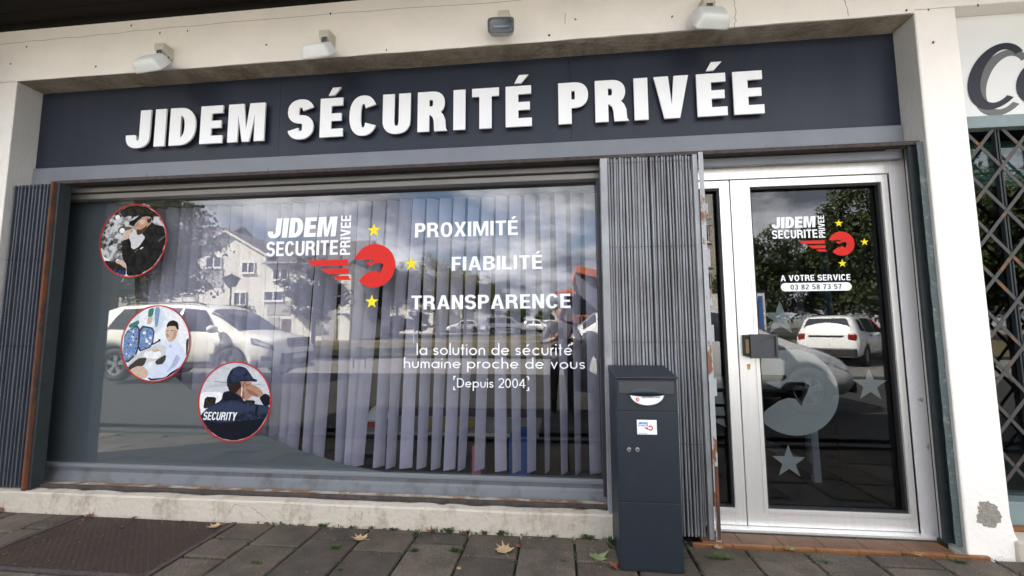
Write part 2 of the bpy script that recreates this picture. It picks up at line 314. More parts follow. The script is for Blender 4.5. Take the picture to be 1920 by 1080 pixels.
def glyph(ch, w, h, e=2.3):
    """uppercase and digits: returns (width, [(outer, holes)]) at cap height 1, stem w, bar h"""
    K = .56+w*.42; o = []
    acc = ch in 'ÉÈ'
    if acc: ch = 'E'
    if ch == 'I': W = w; o = [(rect(0, 0, w, 1), [])]
    elif ch == 'E':
        W = K*.86; m = .5-h*.46; o = [([(0, 0), (W, 0), (W, h), (w, h), (w, m), (W*.93, m), (W*.93, m+h*.95), (w, m+h*.95), (w, 1-h), (W*.98, 1-h), (W*.98, 1), (0, 1)], [])]
    elif ch == 'F':
        W = K*.80; m = .5-h*.55; o = [([(0, 0), (w, 0), (w, m), (W*.93, m), (W*.93, m+h), (w, m+h), (w, 1-h), (W, 1-h), (W, 1), (0, 1)], [])]
    elif ch == 'L': W = K*.8; o = [([(0, 0), (W, 0), (W, h), (w, h), (w, 1), (0, 1)], [])]
    elif ch == 'T': W = K*.92; c = W/2; o = [([(c-w/2, 0), (c+w/2, 0), (c+w/2, 1-h), (W, 1-h), (W, 1), (0, 1), (0, 1-h), (c-w/2, 1-h)], [])]
    elif ch == 'D':
        W = K; rx = W*.62; o = [([(0, 0), (W-rx, 0)]+arc(W-rx, .5, rx, .5, -90, 90, e=e)+[(0, 1)], [[(w, h), (w, 1-h)]+arc(W-rx, .5, rx-w, .5-h, 90, -90, e=e)])]
    elif ch in 'O0':
        W = K*(1.06 if ch == 'O' else .86); o = [(arc(W/2, .5, W/2, .515, 0, 345, 23, e), [arc(W/2, .5, W/2-w, .515-h, 345, 0, 23, e)])]
    elif ch == 'C':
        W = K*1.02; o = [(arc(W/2, .5, W/2, .515, 28, 332, 26, e)+arc(W/2, .5, W/2-w, .515-h, 326, 34, 24, e), [])]
    elif ch == 'S':
        W = K*.97; rx = (W-w)/2; ry = (1.03-h)/4; cx = W/2; c1 = 1.015-h/2-ry; c2 = -.015+h/2+ry
        o = stroke(arc(cx, c1, rx, ry, 12, 262, 18, 2.2)+arc(cx, c2, rx, ry, 82, -168, 18, 2.2), w*.98, h*1.04)
    elif ch == 'J':
        W = K*.96; yj = .31; ri = max(.02, W/2-w); o = [([(W, 1), (W, yj)]+arc(W/2, yj, W/2, yj+.015, 0, -180, 16, 2.4)[1:]+[(0, yj+.03), (w*.92, yj+.03), (W/2-ri, yj-.01)]+arc(W/2, yj-.02, ri, yj-.02-h+.02, 180, 360, 10, 2.2)[1:]+[(W-w, 1)], [])]
    elif ch == 'U':
        W = K; ry = .34; o = stroke([(W-w/2, 1), (W-w/2, ry)]+arc(W/2, ry, (W-w)/2, ry-h/2+.015, 0, -180, 16, 2.3)[1:]+[(w/2, 1)], w, h)
    elif ch in 'PRB':
        W = K*(.95 if ch == 'P' else 1.0); yb = .38 if ch == 'P' else .42; rx = W*.46; cy = (1+yb)/2; ry = (1-yb)/2; D = W-(.02 if ch == 'R' else 0)
        hole = [(w, yb+h), (w, 1-h)]+arc(D-rx, cy, rx-w, ry-h, 90, -90, e=e)
        if ch == 'P': o = [([(0, 0), (w, 0), (w, yb), (W-rx, yb)]+arc(W-rx, cy, rx, ry, -90, 90, e=e)+[(0, 1)], [hole])]
        elif ch == 'R':
            o = [([(0, 0), (w, 0), (w, yb), (W-w-.10, yb), (W-w-.03, yb-.06), (W-w, yb-.16), (W-w+.015, 0), (W+.05, 0), (W+.01, .06), (W-.005, yb-.14), (W-.05, yb-.02), (W-.10, yb+.045)]+arc(D-rx, cy, rx, ry, -50, 90, e=e)+[(0, 1)], [hole])]; W += .03
        else:
            y2 = .53; r2_ = .26; cy2 = (1+y2)/2
            o = [([(0, 0), (W-rx, 0)]+arc(W-rx, y2/2, rx, y2/2, -90, 62, 12, e)+arc(W-rx-.02, cy2, rx, (1-y2)/2, -52, 90, 12, e)+[(0, 1)], [[(w, h), (w, y2-h*.5)]+arc(W-rx, y2/2+h*.25, rx-w, y2/2-h*.75, 90, -90, 10, e), [(w, y2+h*.5), (w, 1-h)]+arc(W-rx-.02, cy2-h*.25, rx-w, (1-y2)/2-h*.75, 90, -90, 10, e)])]
    elif ch == 'M': W = K*1.35; c = W/2; q = w*.62; k = w*.88; o = [([(0, 0), (k, 0), (k, .70), (c-q*.5, 0), (c+q*.5, 0), (W-k, .70), (W-k, 0), (W, 0), (W, 1), (W-k*1.52, 1), (c, .30), (k*1.52, 1), (0, 1)], [])]
    elif ch == 'N': W = K*1.0; o = [([(0, 0), (w, 0), (w, .62), (W-w*1.05, 0), (W, 0), (W, 1), (W-w, 1), (W-w, .38), (w*1.05, 1), (0, 1)], [])]
    elif ch == 'V': W = K*1.08; c = W/2; q = w*.58; o = [([(c-q, 0), (c+q, 0), (W, 1), (W-w*1.08, 1), (c, .30), (w*1.08, 1), (0, 1)], [])]
    elif ch == 'A':
        W = K*1.12; c = W/2; q = w*.58; t = .22; sl_ = (c-q)/1.0
        xl = lambda y: w*1.08+(c-w*1.08)*y/.78
        o = [([(0, 0), (w*1.08, 0), (xl(t)-.03, t), (W-xl(t)+.03, t), (W-w*1.08, 0), (W, 0), (c+q, 1), (c-q, 1)], [[(xl(t+h)-.0, t+h*.9), (c, .78), (W-xl(t+h), t+h*.9)]])]
    elif ch == 'X':
        W = K*1.06; c = W/2; k = w*1.15; o = [([(0, 0), (k, 0), (c, .5-k*.62), (W-k, 0), (W, 0), (c+k*.52, .5), (W, 1), (W-k, 1), (c, .5+k*.62), (k, 1), (0, 1), (c-k*.52, .5)], [])]
    elif ch == 'Y': W = K*1.04; c = W/2; o = [([(c-w/2, 0), (c+w/2, 0), (c+w/2, .40), (W, 1), (W-w*1.12, 1), (c, .60), (w*1.12, 1), (0, 1), (c-w/2, .40)], [])]
    elif ch == '2': W = K*.86; rx = (W-w)/2; o = stroke(arc(W/2, .71, rx, .29-h/2, 168, -22, 12)+[(w*.8, .22), (w*.62, h/2)], w, h)+[(rect(w*.15, 0, W, h), [])]
    elif ch == '3': W = K*.86; rx = (W-w)/2; o = stroke(arc(W/2, .745, rx, .255-h/2, 160, -75, 12)+arc(W/2, .27, rx, .27-h/2+.01, 75, -165, 12), w, h)
    elif ch == '5': W = K*.86; rx = (W-w)/2; o = stroke([(W*.95, 1-h/2), (w*.9, 1-h/2), (w*.62, .56)], w*.9, h)+stroke([(w*.62, .50)]+arc(W/2, .33, rx, .33-h/2, 125, -160, 14), w, h)
    elif ch == '7': W = K*.84; o = stroke([(0, 1-h/2), (W-w*.5, 1-h/2), (W*.55, .45), (W*.38, 0)], w, h)
    elif ch == '8': W = K*.86; o = [(arc(W/2, .26, W/2, .27, 0, 345, 18), [arc(W/2, .26, W/2-w, .27-h, 345, 0, 18)]), (arc(W/2, .755, W/2*.92, .25, 0, 345, 18), [arc(W/2, .755, W/2*.92-w, .25-h, 345, 0, 18)])]
    elif ch == '4': W = K*.88; o = stroke([(W*.72, 0), (W*.72, 1-.02)], w, w)+stroke([(W*.66, .96), (w*.35, .26), (W, .26)], w*.85, h)
    else: W = .30
    if acc: W_ = W; o = o+[([(W_*.34, 1.07), (W_*.60, 1.07), (W_*.88, 1.27), (W_*.52, 1.27)], [])]
    return W, o
def light_glyph(ch, w):
    """round monoline lowercase: x height .62, ascender 1"""
    X = .62; r = X/2; st = lambda p: stroke(p, w, w); circ = lambda cx: [(arc(cx, r, r, r, 0, 345, 23), [arc(cx, r, r-w, r-w, 345, 0, 23)])]
    o = []; W = X
    if ch == 'l': W = w; o = st([(w/2, 0), (w/2, 1.02)])
    elif ch == 'i': W = w; o = st([(w/2, 0), (w/2, X)])+st([(w/2, .80), (w/2, .80+w)])
    elif ch == 'o': o = circ(r)
    elif ch == 'a': o = circ(r)+st([(X-w/2, 0), (X-w/2, X)])
    elif ch == 'd': o = circ(r)+st([(X-w/2, 0), (X-w/2, 1.02)])
    elif ch == 'p': o = circ(r)+st([(w/2, -.34), (w/2, X)])
    elif ch in 'eé':
        o = st(arc(r, r, r-w/2, r-w/2, 0, 322, 22))+st([(w*.6, r), (X-w, r)])
        if ch == 'é': o += [([(r*.9, .72), (r*.9+w, .72), (r*1.4+w, .93), (r*1.4-w*.4, .93)], [])]
    elif ch == 'c': W = X*.92; o = st(arc(r, r, r-w/2, r-w/2, 42, 318, 20))
    elif ch == 's': W = X*.66; rx = W/2-w/2; ry = (X-w)/4; o = st(arc(W/2, X-w/2-ry, rx, ry, 15, 265, 12)+arc(W/2, w/2+ry, rx, ry, 85, -165, 12))
    elif ch == 'u': W = X*.86; o = st([(w/2, X), (w/2, W/2)]+arc(W/2, W/2, W/2-w/2, W/2-w/2, 180, 360, 12)[1:]+[(W-w/2, X)])
    elif ch == 'n': W = X*.82; o = st([(w/2, 0), (w/2, X-W/2)]+arc(W/2, X-W/2, W/2-w/2, W/2-w/2, 180, 0, 12)[1:]+[(W-w/2, 0)])
    elif ch == 'h': W = X*.82; o = st([(w/2, 0), (w/2, 1.02)])+st(arc(W/2, X-W/2, W/2-w/2, W/2-w/2, 170, 0, 12)+[(W-w/2, 0)])
    elif ch == 'm':
        q = X*.66; W = 2*q-w
        for k in (0, q-w): o += st([(k+w/2, 0), (k+w/2, X-q/2)]+arc(k+q/2, X-q/2, q/2-w/2, q/2-w/2, 180, 0, 10)[1:]+[(k+q-w/2, 0)])
    elif ch == 'r': W = X*.40; o = st([(w/2, 0), (w/2, X)])+st(arc(W+.05, X-W-.02, W, W, 168, 95, 8))
    elif ch == 't': W = X*.46; o = st([(W/2, .92), (W/2, 0)])+st([(0, X-w/2), (W, X-w/2)])
    elif ch == 'v': W = X*.86; o = st([(w/2, X), (W/2, w*.4), (W-w/2, X)])
    elif ch == 'D': W = .70; o = [([(0, 0), (.3, 0)]+arc(.3, .48, .40, .48, -90, 90)+[(0, .96)], [[(w, w), (w, .96-w)]+arc(.3, .48, .40-w, .48-w, 90, -90)])]
    elif ch == '0': W = .56; o = [(arc(.28, .48, .28, .48, 0, 345, 22), [arc(.28, .48, .28-w, .48-w, 345, 0, 22)])]
    elif ch == '2': W = .54; o = st(arc(.27, .70, .25, .24, 165, -30, 10)+[(w*.5, w*.6)])+[(rect(0, 0, .54, w), [])]
    elif ch == '4': W = .58; o = st([(.42, 0), (.42, .94)])+st([(.38, .90), (.04, .26), (.58, .26)])
    elif ch == '[': W = .24; o = st([(.24, 1.14), (w/2, 1.14), (w/2, .80)])+st([(w/2, .10), (w/2, -.24), (.24, -.24)])
    elif ch == ']': W = .24; o = st([(0, 1.14), (.24-w/2, 1.14), (.24-w/2, .80)])+st([(.24-w/2, .10), (.24-w/2, -.24), (0, -.24)])
    else: W = .34
    return W, o
def layout(txt, fn, track, space=.3):
    x = 0; out = []
    for ch in txt:
        if ch == ' ': x += space; continue
        W_, g = fn(ch); out.append((ch, x, W_, g)); x += W_+track
    return x-track, out
def put_text(mb, txt, fn, x0, x1, z0, hgt, y, track=.10, space=.3, th=None, rot=False, shear=0., k=None, eps=.00012):
    """text from x0 to x1 on the baseline z0 (rot: upwards, from z0, baseline x1)"""
    T, gl = layout(txt, fn, track, space); sx = (x1-x0)/T; i = 0
    for ch, gx, W_, g in gl:
        for out, holes in g:
            i += 1
            f = lambda p: (x0+(gx+p[0]+shear*p[1])*sx, z0+p[1]*hgt)
            mb.poly([f(p) for p in out], [[f(p) for p in h_] for h_ in holes], y-(i % 3)*eps, None if th is None else y+th, k)
heavy = lambda c: glyph(c, .27, .20); bold = lambda c: glyph(c, .19, .165); medium = lambda c: glyph(c, .155, .135)
def star_pts(cx, cz, r, rot=0):
    return [(cx+(r if i % 2 == 0 else r*.40)*math.sin(R(36*i)+rot), cz+(r if i % 2 == 0 else r*.40)*math.cos(R(36*i)+rot)) for i in range(10)]

# ================================================================== GROUND
def sheet(name, x0, x1, d0, d1, z, m, kind='structure', label=None):
    b = MB(); n = max(1, int((d1-d0)/4)); nx = 8
    vs = []; fs = []
    for i in range(n+1):
        d = d0+(d1-d0)*i/n
        for j in range(nx+1): vs.append((x0+(x1-x0)*j/nx, -d, ground(d)+z))
    for i in range(n):
        for j in range(nx): a = i*(nx+1)+j; fs.append((a, a+nx+1, a+nx+2, a+1))
    b.add(vs, fs); return b.build(name, m, kind=kind, label=label)
b = MB(); X = [-900, -60, -30, 0, 30, 60, 900]; Y = [60, 6, 1, .5, -2, -5, -14, -20, -30, -46.6, -80, -900]
vs = [(x, y, ground(-y)-.06) for y in Y for x in X]
fs = [(i*7+j, (i+1)*7+j, (i+1)*7+j+1, i*7+j+1) for i in range(len(Y)-1) for j in range(6)]
b.add(vs, fs).build('ground', 'asphalt', kind='structure')
walk = sheet('pavement', -30, 30, -.3, 1.75, -.035, 'joint')
sheet('parking_strip', -60, 60, 1.9, 8.2, .045 if 0 else .04, 'asphalt')
kb = MB(); kb.box(-30, 30, -1.9, -1.75, -.2, .0); kb.build('pavement_kerb', 'kerb', kind='structure', bevel=.01)
sheet('road', -90, 90, 8.2, 15.0, -.045, 'road')
b = MB()
for i in range(30): b.box(-60+i*4, -58+i*4, -11.6, -11.5, -.045, -.040)
b.build('road_marking', 'linepaint', kind='structure')
kb = MB(); kb.box(-90, 90, -15.16, -15.0, -.1, .10); kb.build('road_kerb', 'kerb', kind='structure', bevel=.01)
sheet('lawn', -90, 90, 15.2, 26, .06, 'lawn')
sheet('path', -90, 90, 26, 27.6, .07, 'road')
sheet('far_lawn', -90, 90, 27.6, 38, .06, 'lawn')
sheet('car_park', -90, 90, 38, 60, .05, 'road')

# pavers, one by one
rnd = random.Random(3); proto = {}
def paver(x0, x1, d0, d1, mk):
    x0 += .0055; x1 -= .0055; d0 += .008; d1 -= .008
    key = (round(x1-x0, 3), round(d1-d0, 3), mk)
    cx, cy = (x0+x1)/2, -(d0+d1)/2; z = rnd.uniform(-.003, .003)
    if key in proto: o = recopy(proto[key], (cx, cy, z), walk)
    else:
        w_, h_ = (x1-x0)/2, (d1-d0)/2; c = .006
        m = MB(); v = []
        for (ww, hh, zz) in ((w_, h_, -.05), (w_, h_, -.007), (w_-c, h_-c, 0)):
            v += [(-ww, -hh, zz), (ww, -hh, zz), (ww, hh, zz), (-ww, hh, zz)]
        f = [(8, 9, 10, 11)]
        for k in (0, 4): f += [(k+i, k+(i+1) % 4, k+4+(i+1) % 4, k+4+i) for i in range(4)]
        o = m.add(v, f).build('paver', M[mk], walk); o.location = (cx, cy, z); proto[key] = o
    o.rotation_euler = (R(rnd.uniform(-.35, .35)), R(rnd.uniform(-.35, .35)), R(rnd.uniform(-.25, .25)))
PX = [-.237+.306*k for k in range(-20, 11)]
for k in range(len(PX)-1):
    xa, xb = PX[k], PX[k+1]
    tilez = xb > .86
    d = -.0 if not tilez else .035
    odd = (k % 2 == 0)
    edges = [d, .155 if odd else .265]
    while edges[-1] < 1.4: edges.append(edges[-1]+.44)
    for a, b_ in zip(edges, edges[1:]):
        if a > 1.3: continue
        if xb > -3.16 and xa < -2.02 and a < .62: continue      # hole of the cellar plate
        paver(xa, xb, a, b_, rnd.choice(('paver', 'paver', 'paver2', 'paver3')))
# cellar plate with its frame and raised ribs, border strips of cut stone
pl = thing('cellar_plate', 'brown steel checker plate let into the paving below the left part of the window', 'cellar plate', (-2.59, -.3, 0))
b = MB(); b.box(-3.11, -2.06, -.60, -.012, -.03, -.004); b.build('plate', 'plate', pl, bevel=.003)
b = MB()
for i in range(52):
    for j in range(30):
        x = -3.09+i*.0197; y = -.59+j*.0194; s_ = 1 if (i+j) % 2 else -1
        b.add([(x-.006, y-.0045*s_, -.004), (x-.004, y-.0065*s_, -.004), (x+.006, y+.0045*s_, -.004), (x+.004, y+.0065*s_, -.004), (x, y, -.0018)], [(0, 1, 4), (1, 2, 4), (2, 3, 4), (3, 0, 4)])
b.build('raised_pattern', 'plate', pl, kind='stuff')
b = MB(); b.box(-3.14, -3.112, -.63, -.012, -.04, .001); b.box(-2.058, -2.03, -.63, -.012, -.04, .001); b.box(-3.112, -2.058, -.63, -.602, -.04, .001); b.build('frame', 'rustrail', pl)
for (xa, xb) in ((-3.297, -3.145), (-2.025, -1.767)):
    for d in range(3):
        paver(xa, xb, .002+d*.21, .208+d*.21, 'paver')
for q in range(4): paver(-3.14+q*.277, -3.14+(q+1)*.277, .635, .70, 'paver3')

# ================================================================== THE BUILDING
B = thing('shop_building', 'cream rendered single storey shop building with a recessed dark grey shopfront between two pillars', 'building', (0, 0, 0))
XL, XR, ZB, ZC = -4.0, 2.134, 3.062, 3.475
def wob(z0, z1, n, x0, x1, amp):  # slightly uneven edge
    return [(x0+(x1-x0)*i/n, z0+rnd.uniform(-amp, amp)) for i in range(n+1)]
b = MB(); bottom = wob(ZB, 0, 60, -7, XR, .003); b.poly(bottom+[(XR, ZC), (-7, ZC)], [], 0, .60); b.build('beam', 'plaster', B)
b = MB(); b.box(XR, 7, .0, .60, 3.085, ZC); b.build('beam', 'plaster', B)
b = MB()
n = 70; m_ = 6; vs = []; fs = []
for i in range(n+1):
    for j in range(m_+1):
        x = XL+(XR-XL)*i/n; y = .004+.166*j/m_; vs.append((x, y, ZB-.004-abs(noise.noise(Vector((x*9, y*14, 2))))*.006))
for i in range(n):
    for j in range(m_): a = i*(m_+1)+j; fs.append((a, a+1, a+m_+2, a+m_+1))
b.add(vs, fs).build('beam_underside', 'plaster_soffit', B)
b = MB(); b.box(-7, 7, .0, .6, ZC+.03, 3.85); b.box(-7, 7, .0, 6.0, 3.85, 3.95); b.build('parapet', 'plaster', B)
b = MB(); b.box(-4.45, XL, 0, .6, -.1, ZB-.002); b.build('left_pier', 'plaster', B, bevel=.006)
b = MB(); b.box(XL, XL+.004, .006, .30, .10, ZB-.01); b.build('reveal', 'plaster_reveal', B)
# right pillar, flared foot and neighbour's low base
b = MB(); b.poly([(XR, -.1), (2.43, -.1), (2.43, .0), (2.40, .035), (2.365, .12), (2.353, .2), (2.353, 3.083), (XR, 3.083)], [], 0, .17); b.build('pillar', 'plaster', B, bevel=.006)
b = MB(); b.box(XR-.004, XR-.0, .006, .168, .0, ZB-.01); b.build('reveal', 'plaster_reveal', B)
b = MB(); b.box(2.04, 2.128, .172, .23, .01, 2.43); b.build('door_jamb', mat('grey white jamb plaster', (.56, .55, .56), .85, vscale=7, col2=(.20, .18, .16), thr=(.27, .33), bump=.4, bscale=60), B)
# spalled patch of bare mortar
c = at(1851, 965, 0); p = []
for i in range(44):
    t = i/44*2*math.pi; q = 1+.40*noise.noise(Vector((math.cos(t)*1.3, math.sin(t)*1.3, 5)))+.30*noise.noise(Vector((math.cos(t)*4, math.sin(t)*4, 9))); p.append((c[0]+.058*q*math.cos(t)*(1.1 if math.cos(t) > 0 else 1), c[1]+.062*q*math.sin(t)))
MB().poly(p, [], -.0025, .0).build('bare_mortar_patch', 'concrete_patch', B)
# hairline cracks and scrapes in the plaster (thin dark gaps)
def crack(pts, y, wd=.0018):
    b = MB(); q = []
    for (x0, z0), (x1, z1) in zip(pts, pts[1:]):
        for i in range(6): t = i/6; q.append((x0+(x1-x0)*t+rnd.uniform(-.006, .006), z0+(z1-z0)*t+rnd.uniform(-.006, .006)))
    q.append(pts[-1])
    for o_, h_ in stroke(q, wd, wd): b.poly(o_, h_, y)
    return b
M['crack'] = mat('crack dirt', (.10, .075, .05), .95)
for pts in ([(0, 82), (120, 72), (320, 52), (640, 24), (980, 0)], [(1376, 0), (1379, 30), (1378, 52)], [(1584, 0), (1589, 20), (1592, 30)], [(1060, 25), (1059, 45)]):
    crack([at(*q, 0) for q in pts], -.0015, .0022).build('crack', 'crack', B)
for px, py in ((20, 120), (50, 88), (145, 150), (297, 98), (352, 58), (246, 48), (280, 20), (500, 85), (725, 94), (1079, 37), (1030, 67), (180, 125), (300, 62), (620, 26), (1260, 32), (1750, 80), (1833, 10), (1700, 20), (1740, 18)):
    c = at(px, py, 0); p = [(c[0]+math.cos(i)*rnd.uniform(.003, .011), c[1]+math.sin(i)*rnd.uniform(.004, .014)) for i in range(6)]
    MB().poly(p, [], -.0016).build('chip', 'crack', B)
for pts in ([(430, 962), (440, 945), (480, 955), (500, 975)], [(575, 978), (580, 960), (600, 955)], [(60, 950), (120, 945), (160, 958)], [(680, 960), (676, 975)]):
    crack([at(*q, -.005) for q in pts], -.0062, .002).build('crack', 'crack', B)
# low white wall under the window
b = MB(); n = 46; f0 = []; 
for i in range(n):
    xa = -4.45+(4.45+.31)*i/n; xb = -4.45+(4.45+.31)*(i+1)/n
    za, zb_ = .128+.004*noise.noise(Vector((xa*2, 0, 0))), .128+.004*noise.noise(Vector((xb*2, 0, 0)))
    ya, yb = -.004+.006*noise.noise(Vector((xa*3, 7, 0))), -.004+.006*noise.noise(Vector((xb*3, 7, 0)))
    b.add([(xa, ya-.004, -.1), (xb, yb-.004, -.1), (xb, yb-.002, zb_-.008), (xa, ya-.002, za-.008), (xb, yb+.008, zb_), (xa, ya+.008, za), (xb, .30, zb_+.002), (xa, .30, za+.002)], [(0, 1, 2, 3), (3, 2, 4, 5), (5, 4, 6, 7)])
b.box(.30, .31, 0, .3, -.1, .125)
b.build('low_wall', 'plaster_sill', B, smooth=False)
# black stains and rust soil along the rail on the sill
b = MB(); x = -3.55
while x < .28:
    l_ = rnd.uniform(.1, .5); p = [(x, .075)]+[(x+l_*i/5, .072-rnd.uniform(.0, .03)*math.sin(math.pi*i/5)) for i in range(1, 5)]+[(x+l_, .075)]
    vs = [(a, c_, .1345) for a, c_ in p]; b.add(vs, [tuple(range(len(vs)))]); x += l_+rnd.uniform(0, .1)
b.build('rail_stain', 'rustrail', B)
b = MB(); b.box(-3.62, .298, .075, .10, .125, .152); b.build('sill_rail', 'rustrail', B, bevel=.003)
b = MB(); n = 90; vs = []; fs = []
for i in range(n+1):
    x = -3.7+(3.995)*i/n
    for j, y in enumerate((.102, .13, .16, .19)): vs.append((x, y, .139+.005*noise.noise(Vector((x*30, y*40, 0)))))
for i in range(n):
    for j in range(3): a = i*4+j; fs.append((a, a+4, a+5, a+1))
b.add(vs, fs).build('rusty_debris', mat('orange soil and rust', (.24, .13, .06), .95, vscale=9, col2=(.42, .38, .32), thr=(.42, .55), bump=1, bscale=150), B)
# lintel sheet, rail and profiles above window and door
b = MB(); b.box(-3.99, 2.12, .150, .168, 2.315, 2.442); b.build('lintel_sheet', 'greysteel', B, bevel=.002)
b = MB()
for px, py in ((272, 328), (500, 316), (848, 296), (1163, 290), (1248, 285), (1440, 270), (1672, 260)):
    x, z = at(px, py, .15)
    MB().box(x-.012, x+.012, .146, .151, 2.318, 2.358).build('sheet_clip', 'greysteel', B)
b = MB(); b.box(-3.66, 2.128, .045, .105, 2.272, 2.296); b.box(-3.66, 2.128, .105, .15, 2.288, 2.312); b.build('top_rail', 'rustrail', B, bevel=.002)
b = MB(); b.box(.86, 2.08, .12, .16, 2.22, 2.270); b.build('door_lintel', 'greysteel', B, bevel=.002)
b = MB(); b.box(-3.86, .31, .135, .20, 2.232, 2.266); b.build('window_head', 'bronze', B, bevel=.004)
b = MB(); b.box(-3.86, .31, .160, .225, 2.186, 2.228); b.build('window_head', 'bronze', B, bevel=.006)
# green shutter guide on the right reveal
b = MB(); b.box(2.072, 2.112, .060, .078, .03, 2.27); b.box(2.112, 2.130, .030, .078, .03, 2.27); b.build('shutter_guide', 'greendark', B)
b = MB(); n = 60; vs = []
pts = []
for i in range(n+1): z = .03+2.25*i/n; pts.append((z, .024+.003*noise.noise(Vector((z*9, 1, 1)))))
for z, y in pts: vs += [(2.094+.003*noise.noise(Vector((z*14, 3, 1))), y, z), (2.131, y, z)]
b.add(vs, [(2*i, 2*i+1, 2*i+3, 2*i+2) for i in range(n)]); b.build('shutter_guide_flange', 'greenpaint', B)
# canopy
for i in range(7): MB().box(-7, 7, -.14-i*.13, -.013-i*.13, ZC+.012, ZC+.03).build('soffit_board', 'wood_dark', B, bevel=.003)
b = MB(); b.box(-7, 7, -.97, -.001, ZC+.031, ZC+.10); b.build('canopy_deck', 'wood_dark', B)
b = MB(); b.box(-7, 7, -.03, -.001, ZC-.012, ZC+.012); b.build('canopy_batten', 'wood_dark', B)
b = MB(); b.box(-7, 7, -1.02, -.972, ZC-.05, ZC+.20); b.build('canopy_fascia', 'fascia', B, bevel=.004)
# dark side wall that steps forward left of the shop
b = MB(); b.box(-4.95, -4.38, -.60, -.001, -.1, ZC-.19); b.build('side_wall', 'darkwall', B)
# interior shell
b = MB(); b.box(-6, 6, .45, 5, -.05, .03); b.build('interior_floor', 'floor', B)
b = MB(); b.box(-6, 6, 4.6, 4.7, .03, 3.8); b.box(-6.1, -6, .4, 4.7, 0, 3.8); b.box(6, 6.1, .4, 4.7, 0, 3.8); b.box(2.14, 2.24, .24, 4.6, 0, 3.8); b.box(.42, .86, .30, .36, .03, 3.0); b.build('interior_wall', 'inwall', B)
b = MB(); b.box(-6, 6, .24, 4.7, 2.75, 2.8); b.box(-4.4, 2.14, .19, .23, 2.23, 3.4); b.build('interior_ceiling', 'inwall', B)
b = MB(); b.box(-4.45, -3.99, .31, .45, 0, 3.5); b.box(-4.0, .40, .29, .45, -.1, .132); b.build('back_of_wall', 'inwall', B)

# ------------------------------------------------------------------ window
GZ0, GZ1 = .24, 2.19
WX0, WX1 = -3.86, .258
b = MB(); b.box(WX0-.1, WX0, .19, .25, .17, GZ1); b.box(WX1, WX1+.055, .165, .25, .17, GZ1+.02); b.box(WX0, WX1, .232, .26, GZ1, GZ1+.035)
WF = b.build('shop_window', 'darkframe', B, bevel=.002)
b = MB(); b.box(WX0-.02, WX1, GY, GY+.003, GZ0, GZ1); b.build('glass_pane', GL, WF)
b = MB(); b.box(WX0, WX1+.05, .192, .228, GZ0-.008, GZ0+.016); b.build('sill_lip', mat('pale sill lip', (.17, .185, .20), .5, .1, vscale=14, col2=(.22, .17, .12), thr=(.28, .36)), WF, bevel=.003)
b = MB(); x0, x1 = WX0, WX1+.05
prof = [(.196, GZ0-.008), (.198, .205), (.188, .190), (.176, .155), (.172, .140), (.20, .140)]
vs = [(x, y, z) for x in (x0, x1) for y, z in prof]; n = len(prof)
b.add(vs, [(i, n+i, n+i+1, i+1) for i in range(n-1)]).build('sill_sheet', 'sillmetal', WF)
YD = GY+.005
YO = GY-.0012            # lettering stuck on the outside of the pane
# film
fp = [(-40, 367), (250, 367), (251, 420), (251, 520), (253, 590), (262, 630), (282, 665), (308, 692), (335, 713), (370, 744), (400, 766), (430, 786), (490, 815), (560, 844), (650, 872), (737, 888)]
fx = [at(*q, YD) for q in fp]
fx = [(WX0-.01, GZ1)]+[(at(250, 380, YD)[0], GZ1)]+fx[2:-1]+[(fx[-1][0], GZ0+.002), (WX0-.01, GZ0+.002)]
MB().poly(fx, [], YD+.003).build('grey_film', 'film', WF)
